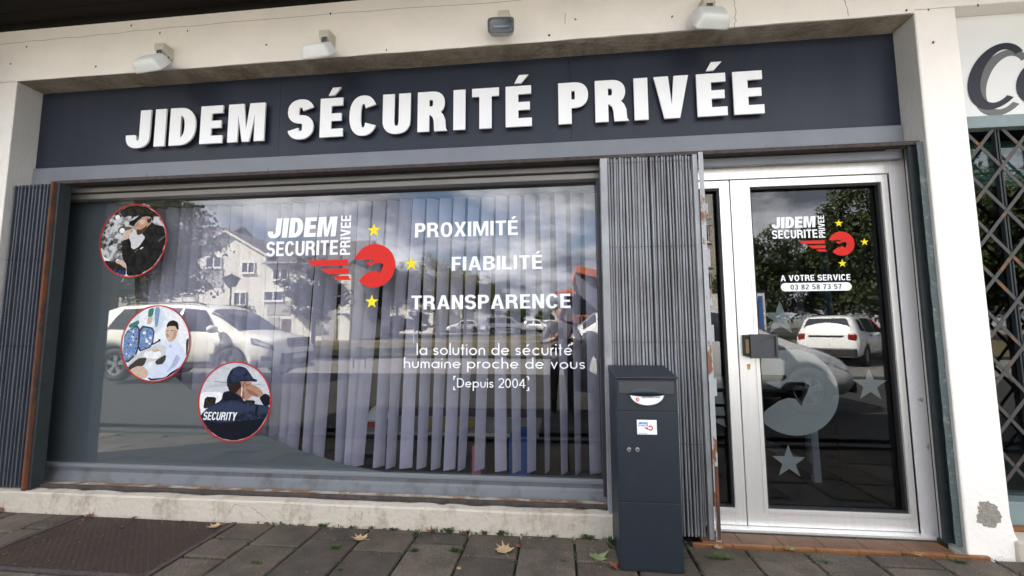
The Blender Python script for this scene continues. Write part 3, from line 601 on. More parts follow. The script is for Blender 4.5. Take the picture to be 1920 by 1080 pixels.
# logo, drawn once in window coordinates and scaled
LC = at(702.4, 498.3, YD)
def logo(mat_keys, centre, s, y, parent, parts=('disc', 'wing', 'stars', 'text'), stars=None):
    f = lambda q: tuple(centre[i]+(at(*q, YD)[i]-LC[i])*s for i in (0, 1))
    T = lambda X_, Y_: (490+X_/5.4, 390+Y_/5.4)
    rr = (at(741.7, 498.3, YD)[0]-LC[0])*s; rz = rr*1.01
    if 'disc' in parts:
        p0 = f(T(935, 520)); p1 = f(T(985, 745)); cx, cz = centre
        a0 = math.degrees(math.atan2(p0[1]-cz, p0[0]-cx)); a1 = math.degrees(math.atan2(p1[1]-cz, p1[0]-cx)); a1 = a1-360 if a1 > a0 else a1
        out = arc(cx, cz, rr, rz, a0, a1, 44)
        out += [f(T(*q)) for q in ((1020, 700), (1060, 668), (1105, 646), (1150, 636), (1183, 641), (1196, 668), (1212, 640), (1230, 605), (1241, 572), (1215, 560), (1165, 557), (1140, 566), (1108, 592), (1085, 578), (1050, 551), (1100, 549), (1136, 546), (1143, 532), (1128, 521))]
        MB().poly(out, [], y).build('eagle_emblem', mat_keys[0], parent)
    if 'wing' in parts:
        b = MB()
        for q in (((460, 535), (885, 520), (882, 583), (530, 590)), ((598, 618), (885, 610), (888, 668), (680, 672)), ((725, 692), (880, 685), (908, 730), (775, 728))): b.poly([f(T(*w)) for w in q], [], y)
        b.build('emblem_wing', mat_keys[0], parent)
    if 'stars' in parts:
        for q in stars or [f(T(1145, 228)), f(T(1523, 568)), f(T(1122, 950))]:
            MB().poly(star_pts(q[0], q[1], .051*s), [], y).build('star', mat_keys[1], parent)
    if 'text' in parts:
        a = f((502, 447)); c = f((634, 443)); t = f((634, 406)); 
        put_b = MB(); put_text(put_b, 'JIDEM', heavy, a[0], c[0]-.016*s, a[1]+.0*s, (t[1]-c[1])*1.0, y, track=.07, shear=.07)
        put_b.build('lettering', mat_keys[2], parent)
        a = f((500, 481)); c = f((634, 476)); put_b = MB(); put_text(put_b, 'SECURITE', bold, a[0], c[0], a[1], (f((500, 454))[1]-a[1]), y, track=.09); put_b.build('lettering', mat_keys[2], parent)
        # PRIVEE runs upwards
        bx = f((657, 478)); tp = f((657, 404)); T_, gl = layout('PRIVEE', bold, .09, .3); hh = (bx[0]-f((638, 478))[0]); sc = (tp[1]-bx[1])/T_; mb = MB()
        for ch, gx, W_, g in gl:
            for out, holes in g:
                F = lambda p: (bx[0]-p[1]*hh, bx[1]+(gx+p[0])*sc)
                mb.poly([F(p) for p in out], [[F(p) for p in h_] for h_ in holes], y)
        mb.build('lettering', mat_keys[2], parent)
logo(('vinylr', 'vinyly', 'vinylw'), LC, 1.0, YO, WF)
def wintext(txt, fn, pa, pb, ptop, parent=WF, y=YO, m='vinylw', track=.11, space=.34, **k):
    a = at(*pa, y); c = at(*pb, y); t = at(*ptop, y); z0 = (a[1]+c[1])/2; b = MB(); put_text(b, txt, fn, a[0], c[0], z0, t[1]-at(ptop[0], pa[1]+(pb[1]-pa[1])*(ptop[0]-pa[0])/(pb[0]-pa[0]), y)[1], y, track, space, **k)
    return b.build('lettering', m, parent)
wintext('PROXIMITÉ', bold, (778, 445), (971, 441), (778, 418))
wintext('FIABILITÉ', bold, (847, 507), (1017, 505), (847, 481))
wintext('TRANSPARENCE', bold, (771, 580), (1070, 578), (771, 554))
lg = lambda c_: light_glyph(c_, .105)
wintext('la solution de sécurité', lg, (781, 665), (1073, 667), (781, 643), track=.13, space=.36)
wintext('humaine proche de vous', lg, (757, 690), (1097, 692), (757, 670), track=.13, space=.36)
wintext('[Depuis 2004]', lg, (850, 726), (992, 728), (855, 708), track=.12, space=.36)

# round photo stickers of guards
def disc_sticker(cpx, cpy, scale, ox, oy, rx, ry, rw, layers, extra=None):
    """layers: list of (material key, [(px,py)...]) in crop pixels with crop disc centre ox,oy and radii rx,ry"""
    c = at(cpx, cpy, GY-.003); mats = ['ring']; b = MB(); y = GY-.0006
    b.poly(arc(c[0], c[1], rw, rw, 0, 354, 59), [arc(c[0], c[1], rw*.968, rw*.968, 354, 0, 59)], y-.0030)
    def Q(p):
        u, v = (p[0]-ox)/rx, (oy-p[1])/ry; l_ = math.hypot(u, v)
        if l_ > .965: u, v = u/l_*.965, v/l_*.965
        return (c[0]+u*rw, c[1]+v*rw)
    for i, (mk, pts) in enumerate(layers):
        if mk not in mats: mats.append(mk)
        k = mats.index(mk); yy = y-.00003*i
        if pts == 'disc': b.poly(arc(c[0], c[1], rw*.96, rw*.96, 0, 354, 59), [], yy, k=k); continue
        if isinstance(pts[0], (int, float)):
            x_, y_, r_ = pts[:3]; b.poly([Q((x_+r_*math.cos(t/12*2*math.pi), y_+r_*math.sin(t/12*2*math.pi))) for t in range(12)], [], yy, k=k); continue
        b.poly(smooth_poly([Q(p) for p in pts]), [], yy, k=k)
    if extra: extra(b, Q, y-.00003*(len(layers)+2), mats)
    return b.build('photo_sticker', mats, WF)
def smooth_poly(p):
    o = []
    for i in range(len(p)):
        a, c = Vector(p[i]), Vector(p[(i+1) % len(p)]); o += [tuple(a*.82+c*.18), tuple(a*.18+c*.82)]
    return o
for k, c in dict(pg1=(.10, .10, .10), pg2=(.30, .30, .30), pg3=(.62, .63, .64), pk=(.008, .008, .008), pdk=(.018, .014, .010), pskin=(.50, .30, .21), pskin2=(.62, .46, .36), pbeard=(.07, .040, .026), pwhite=(.85, .87, .90), pblue=(.02, .045, .22), pbg2=(.66, .72, .78), pmon=(.09, .16, .34), pmon2=(.22, .32, .50), pteal=(.05, .20, .17), pdesk=(.05, .05, .045), pshirt=(.60, .66, .80), pshirt2=(.42, .49, .66), phair=(.028, .012, .008), pbg3=(.47, .49, .54), pbg4=(.58, .60, .64), pnavy=(.012, .018, .040), pnavy2=(.028, .042, .088), pnavyk=(.006, .008, .016), pskin3=(.42, .24, .17), pskin4=(.28, .13, .085)).items(): M[k] = mat('print '+k, tuple(v*.85 for v in c), .6, var=.16, vscale=45, spec=.10)
def mottled(c1, c2, sc, thr=(.42, .58)): return mat('print mottled', c1, .6, vscale=sc, spec=.1, col2=c2, thr=thr, detail=3)
M['pg2'] = mottled((.50, .51, .52), (.025, .028, .026), 17); M['pmon'] = mottled((.22, .34, .60), (.06, .11, .26), 90, (.34, .66)); M['pbg2'] = mottled((.70, .75, .80), (.52, .60, .66), 9)
M['pnavy'] = mottled((.022, .032, .066), (.007, .011, .024), 26); M['pshirt'] = mottled((.60, .66, .78), (.50, .56, .70), 20, (.3, .7)); M['pbg3'] = mottled((.50, .52, .57), (.38, .40, .45), 6)
M['pk'] = mottled((.016, .015, .014), (.004, .004, .004), 22); M['pdk'] = mottled((.030, .024, .016), (.008, .007, .005), 30)
rr_ = random.Random(5); L1 = [('pg2', 'disc')]
for i in range(46):
    a = rr_.uniform(0, 6.28); d_ = rr_.uniform(0, 1)**.6; L1.append((rr_.choice(('pg1', 'pg3', 'pg3', 'pwhite', 'pg2')), (535+425*d_*math.cos(a), 555+465*d_*math.sin(a), rr_.uniform(18, 52))))
L1 += [('pdk', [(330, 190), (420, 110), (560, 90), (700, 110), (800, 190), (860, 250), (800, 260), (760, 240), (600, 235), (540, 250), (470, 240), (400, 240)]),
 ('pg3', [(470, 490), (550, 400), (700, 500), (640, 620), (560, 670), (515, 640)]),
 ('pwhite', [(130, 735), (190, 755), (270, 800), (200, 830), (150, 815)]), ('pdk', [(150, 820), (380, 830), (470, 880), (480, 1010), (300, 990), (170, 900)]),
 ('pblue', [(318, 905), (350, 910), (350, 985), (318, 975)]), ('pblue', [(385, 915), (410, 920), (410, 1005), (385, 1000)]), ('pblue', [(430, 925), (455, 930), (455, 1010), (430, 1008)]),
 ('pskin2', [(330, 815), (390, 785), (495, 875), (465, 900), (395, 850), (350, 835)]),
 ('pk', [(400, 560), (480, 515), (520, 600), (510, 655), (560, 668), (620, 630), (690, 520), (640, 470), (700, 390), (765, 330), (800, 365), (930, 375), (975, 560), (920, 760), (800, 930), (640, 1030), (490, 1010), (480, 860), (415, 780)]),
 ('pskin', [(565, 330), (640, 262), (710, 250), (765, 310), (742, 345), (690, 405), (640, 470), (590, 485), (568, 440), (548, 405), (535, 375), (550, 350)]),
 ('pbeard', [(568, 425), (592, 410), (610, 425), (660, 400), (700, 360), (690, 420), (650, 470), (600, 490), (578, 478)]),
 ('pskin4', [(690, 270), (712, 275), (706, 320), (690, 325)]),
 ('pskin4', [(556, 372), (570, 362), (580, 372), (566, 380)]), ('pbeard', [(570, 350), (588, 346), (590, 352), (572, 356)]), ('pskin2', [(600, 300), (660, 285), (680, 330), (640, 360), (610, 350)]), ('pdk', [(690, 300), (740, 275), (752, 310), (715, 350)]), ('pg1', [(560, 700), (600, 660), (610, 668), (575, 712)]), ('pg1', [(850, 560), (930, 500), (935, 520), (860, 590)]), ('pk', [(466, 325), (555, 270), (600, 225), (690, 212), (768, 235), (778, 320), (740, 262), (690, 252), (625, 262), (565, 325), (520, 375), (475, 355)]),
 ('pskin2', [(398, 552), (402, 500), (440, 448), (425, 400), (450, 365), (500, 372), (525, 398), (500, 448), (475, 500), (470, 535)]),
 ('pg1', [(405, 385), (470, 375), (530, 395), (480, 415), (410, 430)]), ('pwhite', (388, 424, 34)), ('pg3', [(632, 655), (670, 635), (675, 650), (640, 672)])]
RW = .281
disc_sticker(249, 451, 1, 535, 555, 425, 465, RW, L1)
L2 = [('pbg2', 'disc'), ('pwhite', [(340, 60), (480, 90), (560, 250), (560, 420), (470, 300), (370, 120)]), ('pwhite', [(180, 90), (240, 80), (240, 170), (175, 190)]),
 ('pteal', [(245, 75), (285, 62), (280, 125), (243, 135)]), ('pskin2', [(243, 135), (280, 128), (272, 180), (240, 185)]), ('pmon2', [(290, 60), (330, 60), (320, 200), (300, 210)]), ('pteal', [(105, 190), (180, 150), (185, 185), (120, 215)]),
 ('pdesk', [(84, 240), (190, 178), (196, 395), (108, 480), (60, 400)]), ('pmon', [(88, 252), (182, 190), (184, 388), (108, 462), (70, 392)])]
for i in range(24): L2.append((rr_.choice(('pmon2', 'pbg2', 'pmon', 'pg2')), (rr_.uniform(95, 175), rr_.uniform(230, 420), rr_.uniform(5, 12))))
L2 += [('pdesk', [(190, 190), (302, 212), (296, 348), (186, 392)]), ('pmon', [(200, 204), (294, 222), (288, 340), (196, 380)])]
for i in range(16): L2.append((rr_.choice(('pmon2', 'pbg2', 'pmon2', 'pwhite')), (rr_.uniform(208, 282), rr_.uniform(230, 345), rr_.uniform(4, 12))))
L2 += [('pg3', [(190, 400), (330, 330), (400, 350), (400, 420), (250, 470), (150, 540), (100, 500)]), ('pdesk', [(120, 500), (200, 430), (262, 428), (245, 480), (170, 540), (140, 530)]), ('pwhite', [(235, 385), (340, 372), (365, 405), (330, 440), (240, 425)]), ('pdesk', [(288, 330), (340, 298), (348, 306), (294, 338)]), ('pdesk', (340, 302, 10)),
 ('pdesk', [(320, 450), (400, 400), (400, 470), (330, 480)]), ('pnavyk', [(270, 570), (440, 520), (500, 490), (520, 560), (420, 610), (300, 610)]), ('pdesk', [(530, 300), (570, 280), (580, 400), (540, 420)]), ('pnavyk', [(440, 500), (530, 440), (540, 500), (450, 560)]),
 ('pshirt', [(405, 318), (450, 290), (515, 350), (545, 440), (505, 500), (440, 530), (400, 570), (285, 580), (265, 520), (370, 480), (398, 440), (392, 360)]), ('pshirt2', [(470, 400), (500, 430), (470, 490), (400, 540), (440, 480)]),
 ('pskin2', [(385, 205), (440, 188), (468, 225), (460, 285), (430, 315), (408, 312), (392, 290), (378, 245)]), ('pskin', [(385, 262), (408, 258), (410, 275), (390, 284)]), ('phair', [(388, 232), (402, 229), (403, 234), (388, 237)]), ('phair', [(418, 230), (436, 229), (436, 234), (419, 235)]), ('pskin4', [(394, 246), (400, 262), (392, 266)]), ('pskin', [(440, 230), (462, 228), (452, 285), (425, 308), (440, 270)]), ('pshirt2', [(415, 330), (440, 345), (420, 360)]), ('phair', [(386, 190), (400, 165), (432, 155), (465, 172), (474, 225), (462, 225), (450, 198), (400, 200), (388, 212)]),
 ('pskin2', [(140, 520), (190, 490), (240, 488), (278, 525), (272, 572), (220, 585), (180, 560), (150, 548)]), ('pskin2', [(290, 368), (340, 362), (350, 382), (300, 388)])]
disc_sticker(291, 644, 1, 313, 325, 250, 280, RW*.995, L2)
L3 = [('pbg3', 'disc'), ('pbg4', [(640, 600), (760, 480), (1000, 470), (1130, 600), (900, 585), (660, 640)]), ('pbg4', [(640, 650), (1140, 600), (1150, 700), (640, 700)]), ('pwhite', [(630, 680), (800, 678), (790, 740), (650, 900), (620, 760)]), ('pdk', [(670, 715), (755, 718), (745, 775), (660, 810)]), ('pdk', [(960, 735), (1035, 738), (1030, 770), (960, 765)]), ('pg2', [(660, 592), (1140, 612), (1140, 616), (660, 598)]), ('pg2', [(760, 498), (1050, 500), (1050, 504), (760, 502)]),
 ('pskin4', [(835, 630), (900, 610), (955, 600), (1000, 610), (1000, 660), (975, 730), (920, 730), (850, 690)]), ('phair', [(826, 610), (920, 600), (930, 640), (905, 670), (880, 700), (840, 670)]),
 ('pnavy', [(640, 850), (700, 790), (790, 742), (800, 680), (850, 668), (920, 700), (960, 750), (1040, 765), (1145, 775), (1150, 850), (1090, 960), (1000, 1015), (900, 1045), (790, 1030), (700, 970), (640, 900)]),
 ('pnavy2', [(660, 830), (740, 775), (860, 745), (1000, 775), (1130, 780), (1120, 830), (960, 810), (850, 830), (740, 815)]), ('pnavyk', [(650, 900), (800, 905), (1000, 880), (1110, 860), (1080, 960), (1000, 1015), (900, 1045), (790, 1030), (700, 970)]),
 ('pnavyk', [(800, 690), (850, 672), (930, 710), (950, 745), (870, 735), (800, 745)]), ('pnavyk', [(1060, 715), (1100, 685), (1150, 700), (1150, 775), (1095, 775)]),
 ('pskin3', [(925, 605), (945, 600), (965, 640), (1000, 620), (1050, 640), (1095, 690), (1062, 718), (1010, 705), (980, 735), (960, 740), (955, 690), (935, 650)]), ('pskin4', [(960, 650), (1010, 668), (1060, 700), (1040, 708), (985, 690)]), ('pskin4', [(935, 612), (952, 606), (948, 650), (938, 655)]), ('pwhite', [(932, 640), (938, 640), (938, 705), (930, 710)]), ('pnavyk', [(735, 830), (760, 826), (700, 900), (690, 890)]), ('pnavyk', [(1040, 775), (1060, 778), (1050, 850), (1035, 845)]), ('pskin3', [(965, 598), (1005, 605), (1000, 618), (960, 625)]),
 ('pnavy', [(820, 580), (850, 512), (900, 488), (955, 500), (990, 545), (1012, 578), (1045, 590), (1035, 604), (990, 600), (920, 602), (860, 625), (828, 650)]), ('pnavy2', [(850, 545), (890, 505), (940, 510), (960, 545), (900, 560)])]
def sec(b, Q, y, mats):
    mats.append('pwhite') if 'pwhite' not in mats else None
    a = Q((655, 893)); c = Q((905, 893)); put_text(b, 'SECURITY', bold, a[0], c[0]-.002, a[1]+.004, .056, y, .08, shear=.2, k=mats.index('pwhite'), eps=.00002)
disc_sticker(439, 753, 1, 885, 748, 265, 293, RW*.995, L3, sec)

# ------------------------------------------------------------------ blinds behind the window
BL = thing('vertical_blind', 'lavender grey vertical slat blind hanging askew behind the shop window', 'blind', (-1.5, .36, 2.17))
MB().box(-3.35, .25, .33, .40, 2.165, 2.20).build('headrail', 'bronze', BL)
rb = random.Random(11)
xs = []; x = -3.30
while x < .25: xs.append(x); x += .104+rb.uniform(-.004, .004)
for i, x in enumerate(xs):
    lean = -.05-.03*rb.random() if x < -.5 else -.015+.02*rb.random()
    if x < -1.9: lean = -.02-.02*rb.random()
    if i in (17, 18): lean = -.03-.03*(i-17)
    a0 = R(rb.uniform(14, 40)); a1 = R(rb.choice((rb.uniform(24, 40), rb.uniform(44, 62), rb.uniform(56, 72)))) if x > -2.6 else R(rb.uniform(22, 40)); w_ = .090
    if i in (14, 15, 21): a1 = R(64)
    if i in (16, 19): lean -= .045          # slats pushed aside, leaving a wider gap
    vs = []; nz = 7
    for k in range(nz+1):
        t = k/nz; a = a0+(a1-a0)*t**.7; z = 2.16-(2.16-.238)*t; cx = x+lean*t+.004*math.sin(3*t+i); cy = .375+.01*math.sin(i*1.7)
        for j in (-1, -.5, 0, .5, 1): vs.append((cx+j*w_/2*math.cos(a), cy+j*w_/2*math.sin(a)-.004*(1-j*j), z))
    b = MB(); b.add(vs, [(k*5+j, (k+1)*5+j, (k+1)*5+j+1, k*5+j+1) for k in range(nz) for j in range(4)])
    o = b.build('slat', 'blind', BL, smooth=True); 

# ------------------------------------------------------------------ door
B2 = .19
DF = MB(); xa, xb = .86, 2.086
DF.box(xa, xb, .175, .25, 2.150, 2.226); DF.box(2.040, xb, .176, .25, .02, 2.150); DF.box(xa, .885, .176, .25, .02, 2.150)
DFO = DF.build('door_frame', 'alu', B, bevel=.002)
def leaf(x0, x1, z0, z1, sl_, sr, st_, sb):
    """aluminium leaf: stile widths left, right, top and bottom rail heights"""
    b = MB(); y0, y1 = B2-.006, B2+.045
    b.box(x0, x0+sl_, y0, y1, z0, z1); b.box(x1-sr, x1, y0, y1, z0, z1); b.box(x0+sl_, x1-sr, y0+.0005, y1, z1-st_, z1); b.box(x0+sl_, x1-sr, y0+.0005, y1, z0, z0+sb)
    o = b.build('door_leaf', 'alu', B, bevel=.0025)
    b = MB(); g = .012; X0, X1, Z0, Z1 = x0+sl_, x1-sr, z0+sb, z1-st_
    for q in ((X0, X0+g, Z0, Z1), (X1-g, X1, Z0, Z1), (X0+g, X1-g, Z1-g, Z1), (X0+g, X1-g, Z0, Z0+g)): b.box(q[0], q[1], B2+.004, B2+.03, q[2], q[3])
    b.build('gasket', 'gasket', o)
    # glazing bead
    b = MB(); e = .022
    for q in ((X0-e, X0, Z0-e, Z1+e), (X1, X1+e, Z0-e, Z1+e), (X0, X1, Z1, Z1+e), (X0, X1, Z0-e, Z0)): b.box(q[0], q[1], B2-.011, B2-.0058, q[2], q[3])
    b.build('glazing_bead', 'alu', o, bevel=.001)
    MB().box(X0+g*.5, X1-g*.5, GY, GY+.003, Z0+g*.5, Z1-g*.5).build('glass_pane', GD, o)
    return o
xg0 = at(1400, 353, GY)[0]; xg1 = 2.0; gap = at(1371, 420, B2)[0]
leafA = leaf(gap+.003, 2.036, .028, 2.146, xg0-gap-.006, 2.036-xg1+.004, .05, .098)
ng1 = at(1343, 360, GY)[0]
leafB = leaf(.888, gap-.003, .028, 2.146, .02, gap-.003-ng1, .05, .098)
YF = GY+.005
YP = GY-.0012
# door logo and texts
DC = at(1577.7, 456.7, YP)
logo(('vinylr', 'vinyly', 'vinylw'), DC, (at(1528, 420, YP)[0]-at(1444, 424, YP)[0])/(at(634, 443, YD)[0]-at(502, 447, YD)[0]), YP, leafA, stars=[at(1572.7, 418.7, YP), at(1621, 453.7, YP), at(1579.5, 494, YP)])
wintext('A VOTRE SERVICE', bold, (1464, 527), (1595, 525.5), (1464, 516), parent=leafA, y=YP)
a = at(1464, 538, YP); c = at(1597, 537.5, YP); zc = (a[1]+c[1])/2; hh = .026
MB().poly(arc(c[0]-hh, zc, hh, hh, -90, 90)+arc(a[0]+hh, zc, hh, hh, 90, 270), [], YP).build('phone_plate', 'vinylw', leafA)
b = MB(); put_text(b, '03 82 58 73 57', medium, at(1482, 538, YP)[0], at(1578, 538, YP)[0], zc-.016, .032, YP-.001, .12, .36); b.build('lettering', 'inkblack', leafA)
# frosted emblem
FC = at(1487, 735, YF); X0 = xg0+.006
def clipx(p, x0): return [(max(q[0], x0), q[1]) for q in p]
sF = .078*306/39.3*1.0; rr = .262
out = arc(FC[0], FC[1], rr, rr, 150, -140, 46)
E_ = lambda px, py: at(px, py, YF)
out += [E_(1427, 778), E_(1440, 766), E_(1460, 752), E_(1478, 746), E_(1492, 748), E_(1500, 758), E_(1503, 761), E_(1508, 748), E_(1515, 733), E_(1518, 722), E_(1508, 717), E_(1480, 716), E_(1473, 718), E_(1462, 729), E_(1450, 724), E_(1434, 716), E_(1468, 714), E_(1475, 708), E_(1472, 703), E_(1422, 703)]
out = clipx(out, X0)
q = []; [q.append(p) for p in out if not q or math.hypot(p[0]-q[-1][0], p[1]-q[-1][1]) > 1e-4]
MB().poly(q, [], YF).build('frosted_emblem', 'frost', leafA)
for px, py, r_ in ((1463, 597, .112), (1631, 722, .102), (1479, 866, .102)):
    c = at(px, py, YF); MB().poly(star_pts(c[0], c[1], r_, R(1)), [], YF-.001).build('frosted_star', 'frost', leafA)
for (pa, pb) in ((707, 728), (735, 757), (763, 779)):
    z1, z0 = at(1345, pa, YF)[1], at(1345, pb, YF)[1]; MB().poly([(.91, z0), (ng1-.01, z0), (ng1-.02, z1), (.91, z1)], [], YF).build('frosted_bar', 'frost', leafB)
z1, z0 = at(1345, 785, YF)[1], at(1345, 801, YF)[1]; MB().poly([(.93, z1-.005), (ng1-.01, z0), (ng1-.02, z1), (.94, z1)], [], YF).build('frosted_bar', 'frost', leafB)
# handle: dark plate with a sunk half round, spacer and cylinder lock
hx0, hz1 = at(1406, 627, .14); hx1, hz0 = at(1460, 672, .14)
b = MB(); b.poly([(hx0, hz0), (hx1, hz0), (hx1, hz1), (hx0, hz1)], [arc(hx1-.012, (hz0+hz1)/2, .095, (hz1-hz0)/2-.012, 270, 90, 20)], .135, .147)
b.box(hx0, hx1, .147, .153, hz0, hz1); 
H = b.build('pull_handle', 'mailbox2', leafA)
b = MB(); b.box(hx0-.03, hx0+.02, .155, .183, hz0+.012, hz1-.004); b.build('handle_spacer', 'gasket', leafA, bevel=.002)
b = MB(); b.box(hx0-.022, hx0-.003, .152, .156, hz0+.03, hz1-.03); b.build('strike_cover', mat('brown tape', (.22, .14, .07), .6), leafA)
kx, kz = at(1404.5, 687, .178)
b = MB(); b.cyl((kx, .183, kz+.007), (0, -1, 0), .0085, .009, 16); b.box(kx-.005, kx+.005, .175, .183, kz-.018, kz); b.build('lock_cylinder', 'brass', leafA)
b = MB(); b.box(kx-.0012, kx+.0012, .1735, .1745, kz+.001, kz+.013); b.build('keyhole', 'black', leafA)
b = MB(); b.box(.86, 2.09, .135, .20, .004, .026); b.build('threshold', 'alu', B, bevel=.003)
b = MB(); b.box(.80, 2.13, .118, .45, -.05, .010); b.build('door_step', 'joint', B)
# terracotta edge tiles
x = .72; i = 0
while x < 2.20:
    w_ = .215; b = MB(); b.box(x+.001, min(x+w_, 2.215)-.001, -.028, -.006, -.03, .009); o = b.build('terracotta_tile', 'terracotta', B, bevel=.004); o.rotation_euler = (R(rnd.uniform(-.4, .4)), 0, R(rnd.uniform(-.1, .1)))
    b = MB(); b.box(x+.06+.001, min(x+w_+.06, 2.13)-.001, -.003, .115, -.03, .010)
    if x+.07 < 2.05: b.build('terracotta_tile', 'terracotta2', B, bevel=.003)
    x += w_; i += 1

# ================================================================== SIGN
SG = thing('shop_sign', 'long dark navy fascia sign with raised white capital letters above the window', 'sign', (-.93, .17, 2.75))
b = MB(); b.box(XL+.006, -2.0, .166, .178, 2.444, ZB-.010); b.build('panel', 'sign_panel', SG)
b = MB(); b.box(-1.998, .1, .166, .178, 2.444, ZB-.010); b.build('panel', 'sign_panel', SG)
b = MB(); b.box(.102, XR-.006, .166, .178, 2.444, ZB-.010); b.build('panel', 'sign_panel', SG)
b = MB()
for px in (70, 238, 320, 419, 509, 605, 696, 785, 794, 892, 993, 1099, 1213, 1337, 1446, 1569): b.cyl((at(px, 290, .166)[0], .166, 2.462), (0, -1, 0), .004, .003, 8)
b.build('panel_screws', 'black', SG)
YL = .128
LET = [('J', 237, 281), ('I', 290, 310), ('D', 318, 366.5), ('E', 375.5, 417.5), ('M', 427.5, 496), ('S', 539, 588), ('É', 600, 643), ('C', 655, 707), ('U', 717.5, 769.5), ('R', 783, 837.5), ('I', 850, 872.5), ('T', 885, 935.5), ('É', 948, 997), ('P', 1047, 1103), ('R', 1116, 1177), ('I', 1189, 1215), ('V', 1227, 1292), ('É', 1307, 1363), ('E', 1375.5, 1432)]
base_l = at(292, 275, YL); base_r = at(1432, 211.5, YL); topz = (at(289, 206, YL)[1]+at(1375, 134.5, YL)[1])/2; bz = (base_l[1]+base_r[1])/2
for ch, pa, pb in LET:
    my = 240-(pa-292)*.0556
    x0 = at(pa, my, YL)[0]; x1 = at(pb, my-(pb-pa)*.0556, YL)[0]
    b = MB(); W_, g = glyph(ch, .285, .205)
    sx = (x1-x0)/W_ if ch != 'I' else (x1-x0)/W_
    for q, (out, holes) in enumerate(g):
        f = lambda p: (x0+p[0]*sx, bz+p[1]*(topz-bz))
        b.poly([f(p) for p in out], [[f(p) for p in h_] for h_ in holes], YL-q*.0002, YL+.012)
    b.build('letter', 'letter', SG)

# ================================================================== FOLDING GATES
def gate(label, xl_top, xr_top, z_top, z_bot, lean, y0, matk, n, rows, group=None, post='r', gapat=None):
    g = thing('folding_gate', label, 'gate', ((xl_top+xr_top)/2, y0, z_bot), group)
    w_ = (xr_top-xl_top)/n; proto_m = None
    for i in range(n):
        x = xl_top+w_*i; sk = lean if gapat is None or i < gapat else lean*.82; dy = (.010 if i % 2 else 0)+rnd.uniform(0, .004)
        zt = z_top+rnd.uniform(-.004, .003); zb_ = z_bot+rnd.uniform(0, .004); ins = w_*(.16 if matk == 'galv' and (gapat and i >= gapat) else .08)
        if gapat and i == gapat: x += w_*.25; 
        b = MB(); xa, xb = x+ins, x+w_-ins*.6; xm = (xa+xb)/2; vs = []
        NZ = 6
        for k in range(NZ+1):
            t = k/NZ; z = zt+(zb_-zt)*t; s_ = sk*t+.0025*math.sin(i*.9+t*5)
            vs += [(xa+s_, y0+.030+dy, z), (xa+s_+.002, y0+dy+.003, z), (xm+s_, y0+dy, z), (xb+s_-.002, y0+dy+.003, z), (xb+s_, y0+.030+dy, z)]
        b.add(vs, [(k*5+j, (k+1)*5+j, (k+1)*5+j+1, k*5+j+1) for k in range(NZ) for j in range(4)])
        b.add([vs[0], vs[1], vs[2], vs[3], vs[4]], [(0, 1, 2, 3, 4)])
        b.build('slat', matk, g, smooth=False)
    for z in rows:
        t = (z_top-z)/(z_top-z_bot); b = MB()
        for i in range(n):
            x = xl_top+w_*(i+.5)+lean*t; b.cyl((x, y0+.002, z+rnd.uniform(-.001, .001)), (0, -1, 0), .0032, .004, 6)
        b.build('rivet_row', 'black', g)
    b = MB(); b.box(xl_top, xr_top, y0+.036, y0+.05, z_top-.03, z_top-.01)
    # dark backing strip of folded leaves
    b.hexa([(xl_top, y0+.046, z_top), (xr_top, y0+.046, z_top), (xr_top+lean, y0+.046, z_bot), (xl_top+lean, y0+.046, z_bot), (xl_top, y0+.09, z_top), (xr_top, y0+.09, z_top), (xr_top+lean, y0+.09, z_bot), (xl_top+lean, y0+.09, z_bot)])
    b.build('folded_core', 'greendark', g)
    return g
# left stack
a = at(28, 348, .04); c = at(104, 345, .04); zt = 2.272
gl_ = gate('dark folded steel gate stack with an orange rusty end post left of the window', a[0], c[0], zt, .137, .0, .03, 'galv_dark', 22, (2.245, 1.715, 1.10))
x0 = c[0]
MB().box(x0, x0+.018, .012, .055, .137, zt).build('end_strip', 'galv_dark', gl_, bevel=.002)
MB().box(x0+.0185, x0+.036, -.002, .06, .134, zt+.002).build('end_post', 'rust_dark', gl_, bevel=.002)
MB().box(x0+.0405, x0+.062, .02, .10, .134, zt).build('end_channel', 'greendark', gl_, bevel=.002)
# middle stack
a = at(1138, 300, .03); c = at(1296, 293, .03); zt = 2.268
gm = gate('grey galvanised folded steel gate stack between the window and the door', a[0], c[0], zt, .012, -.006, .03, 'galv', 28, (2.235, 1.70, 1.12, .53), gapat=14)
MB().box(a[0]-.045, a[0]-.001, .012, .07, .012, zt-.005).build('end_strip', 'galv', gm, bevel=.002)
MB().box(c[0]+.001, c[0]+.030, .012, .06, .012, zt-.005).build('end_strip', 'galv', gm, bevel=.003)
n = 24; b = MB(); vs = []
for i in range(n+1):
    z = .006+(zt-.004)*i/n; e_ = .003*noise.noise(Vector((z*12, 4, 4)))
    vs += [(c[0]+.032, .0, z), (c[0]+.060+e_, .0, z), (c[0]+.060+e_, .05, z)]
b.add(vs, [(i*3+j, i*3+j+1, i*3+j+4, i*3+j+3) for i in range(n) for j in range(2)]); b.build('end_post', 'rust2', gm)
MB().box(c[0]+.040, c[0]+.058, -.006, .0, .02, .42).build('rusty_strip', 'rust_dark', gm, bevel=.002)
for z in (1.90, 1.62, 1.38, 1.17, .86): MB().box(c[0]+.058, c[0]+.078, .01, .014, z-.05, z+.05).build('hinge_lug', 'rust2', gm)
for q in ((1323, 560), ): pass

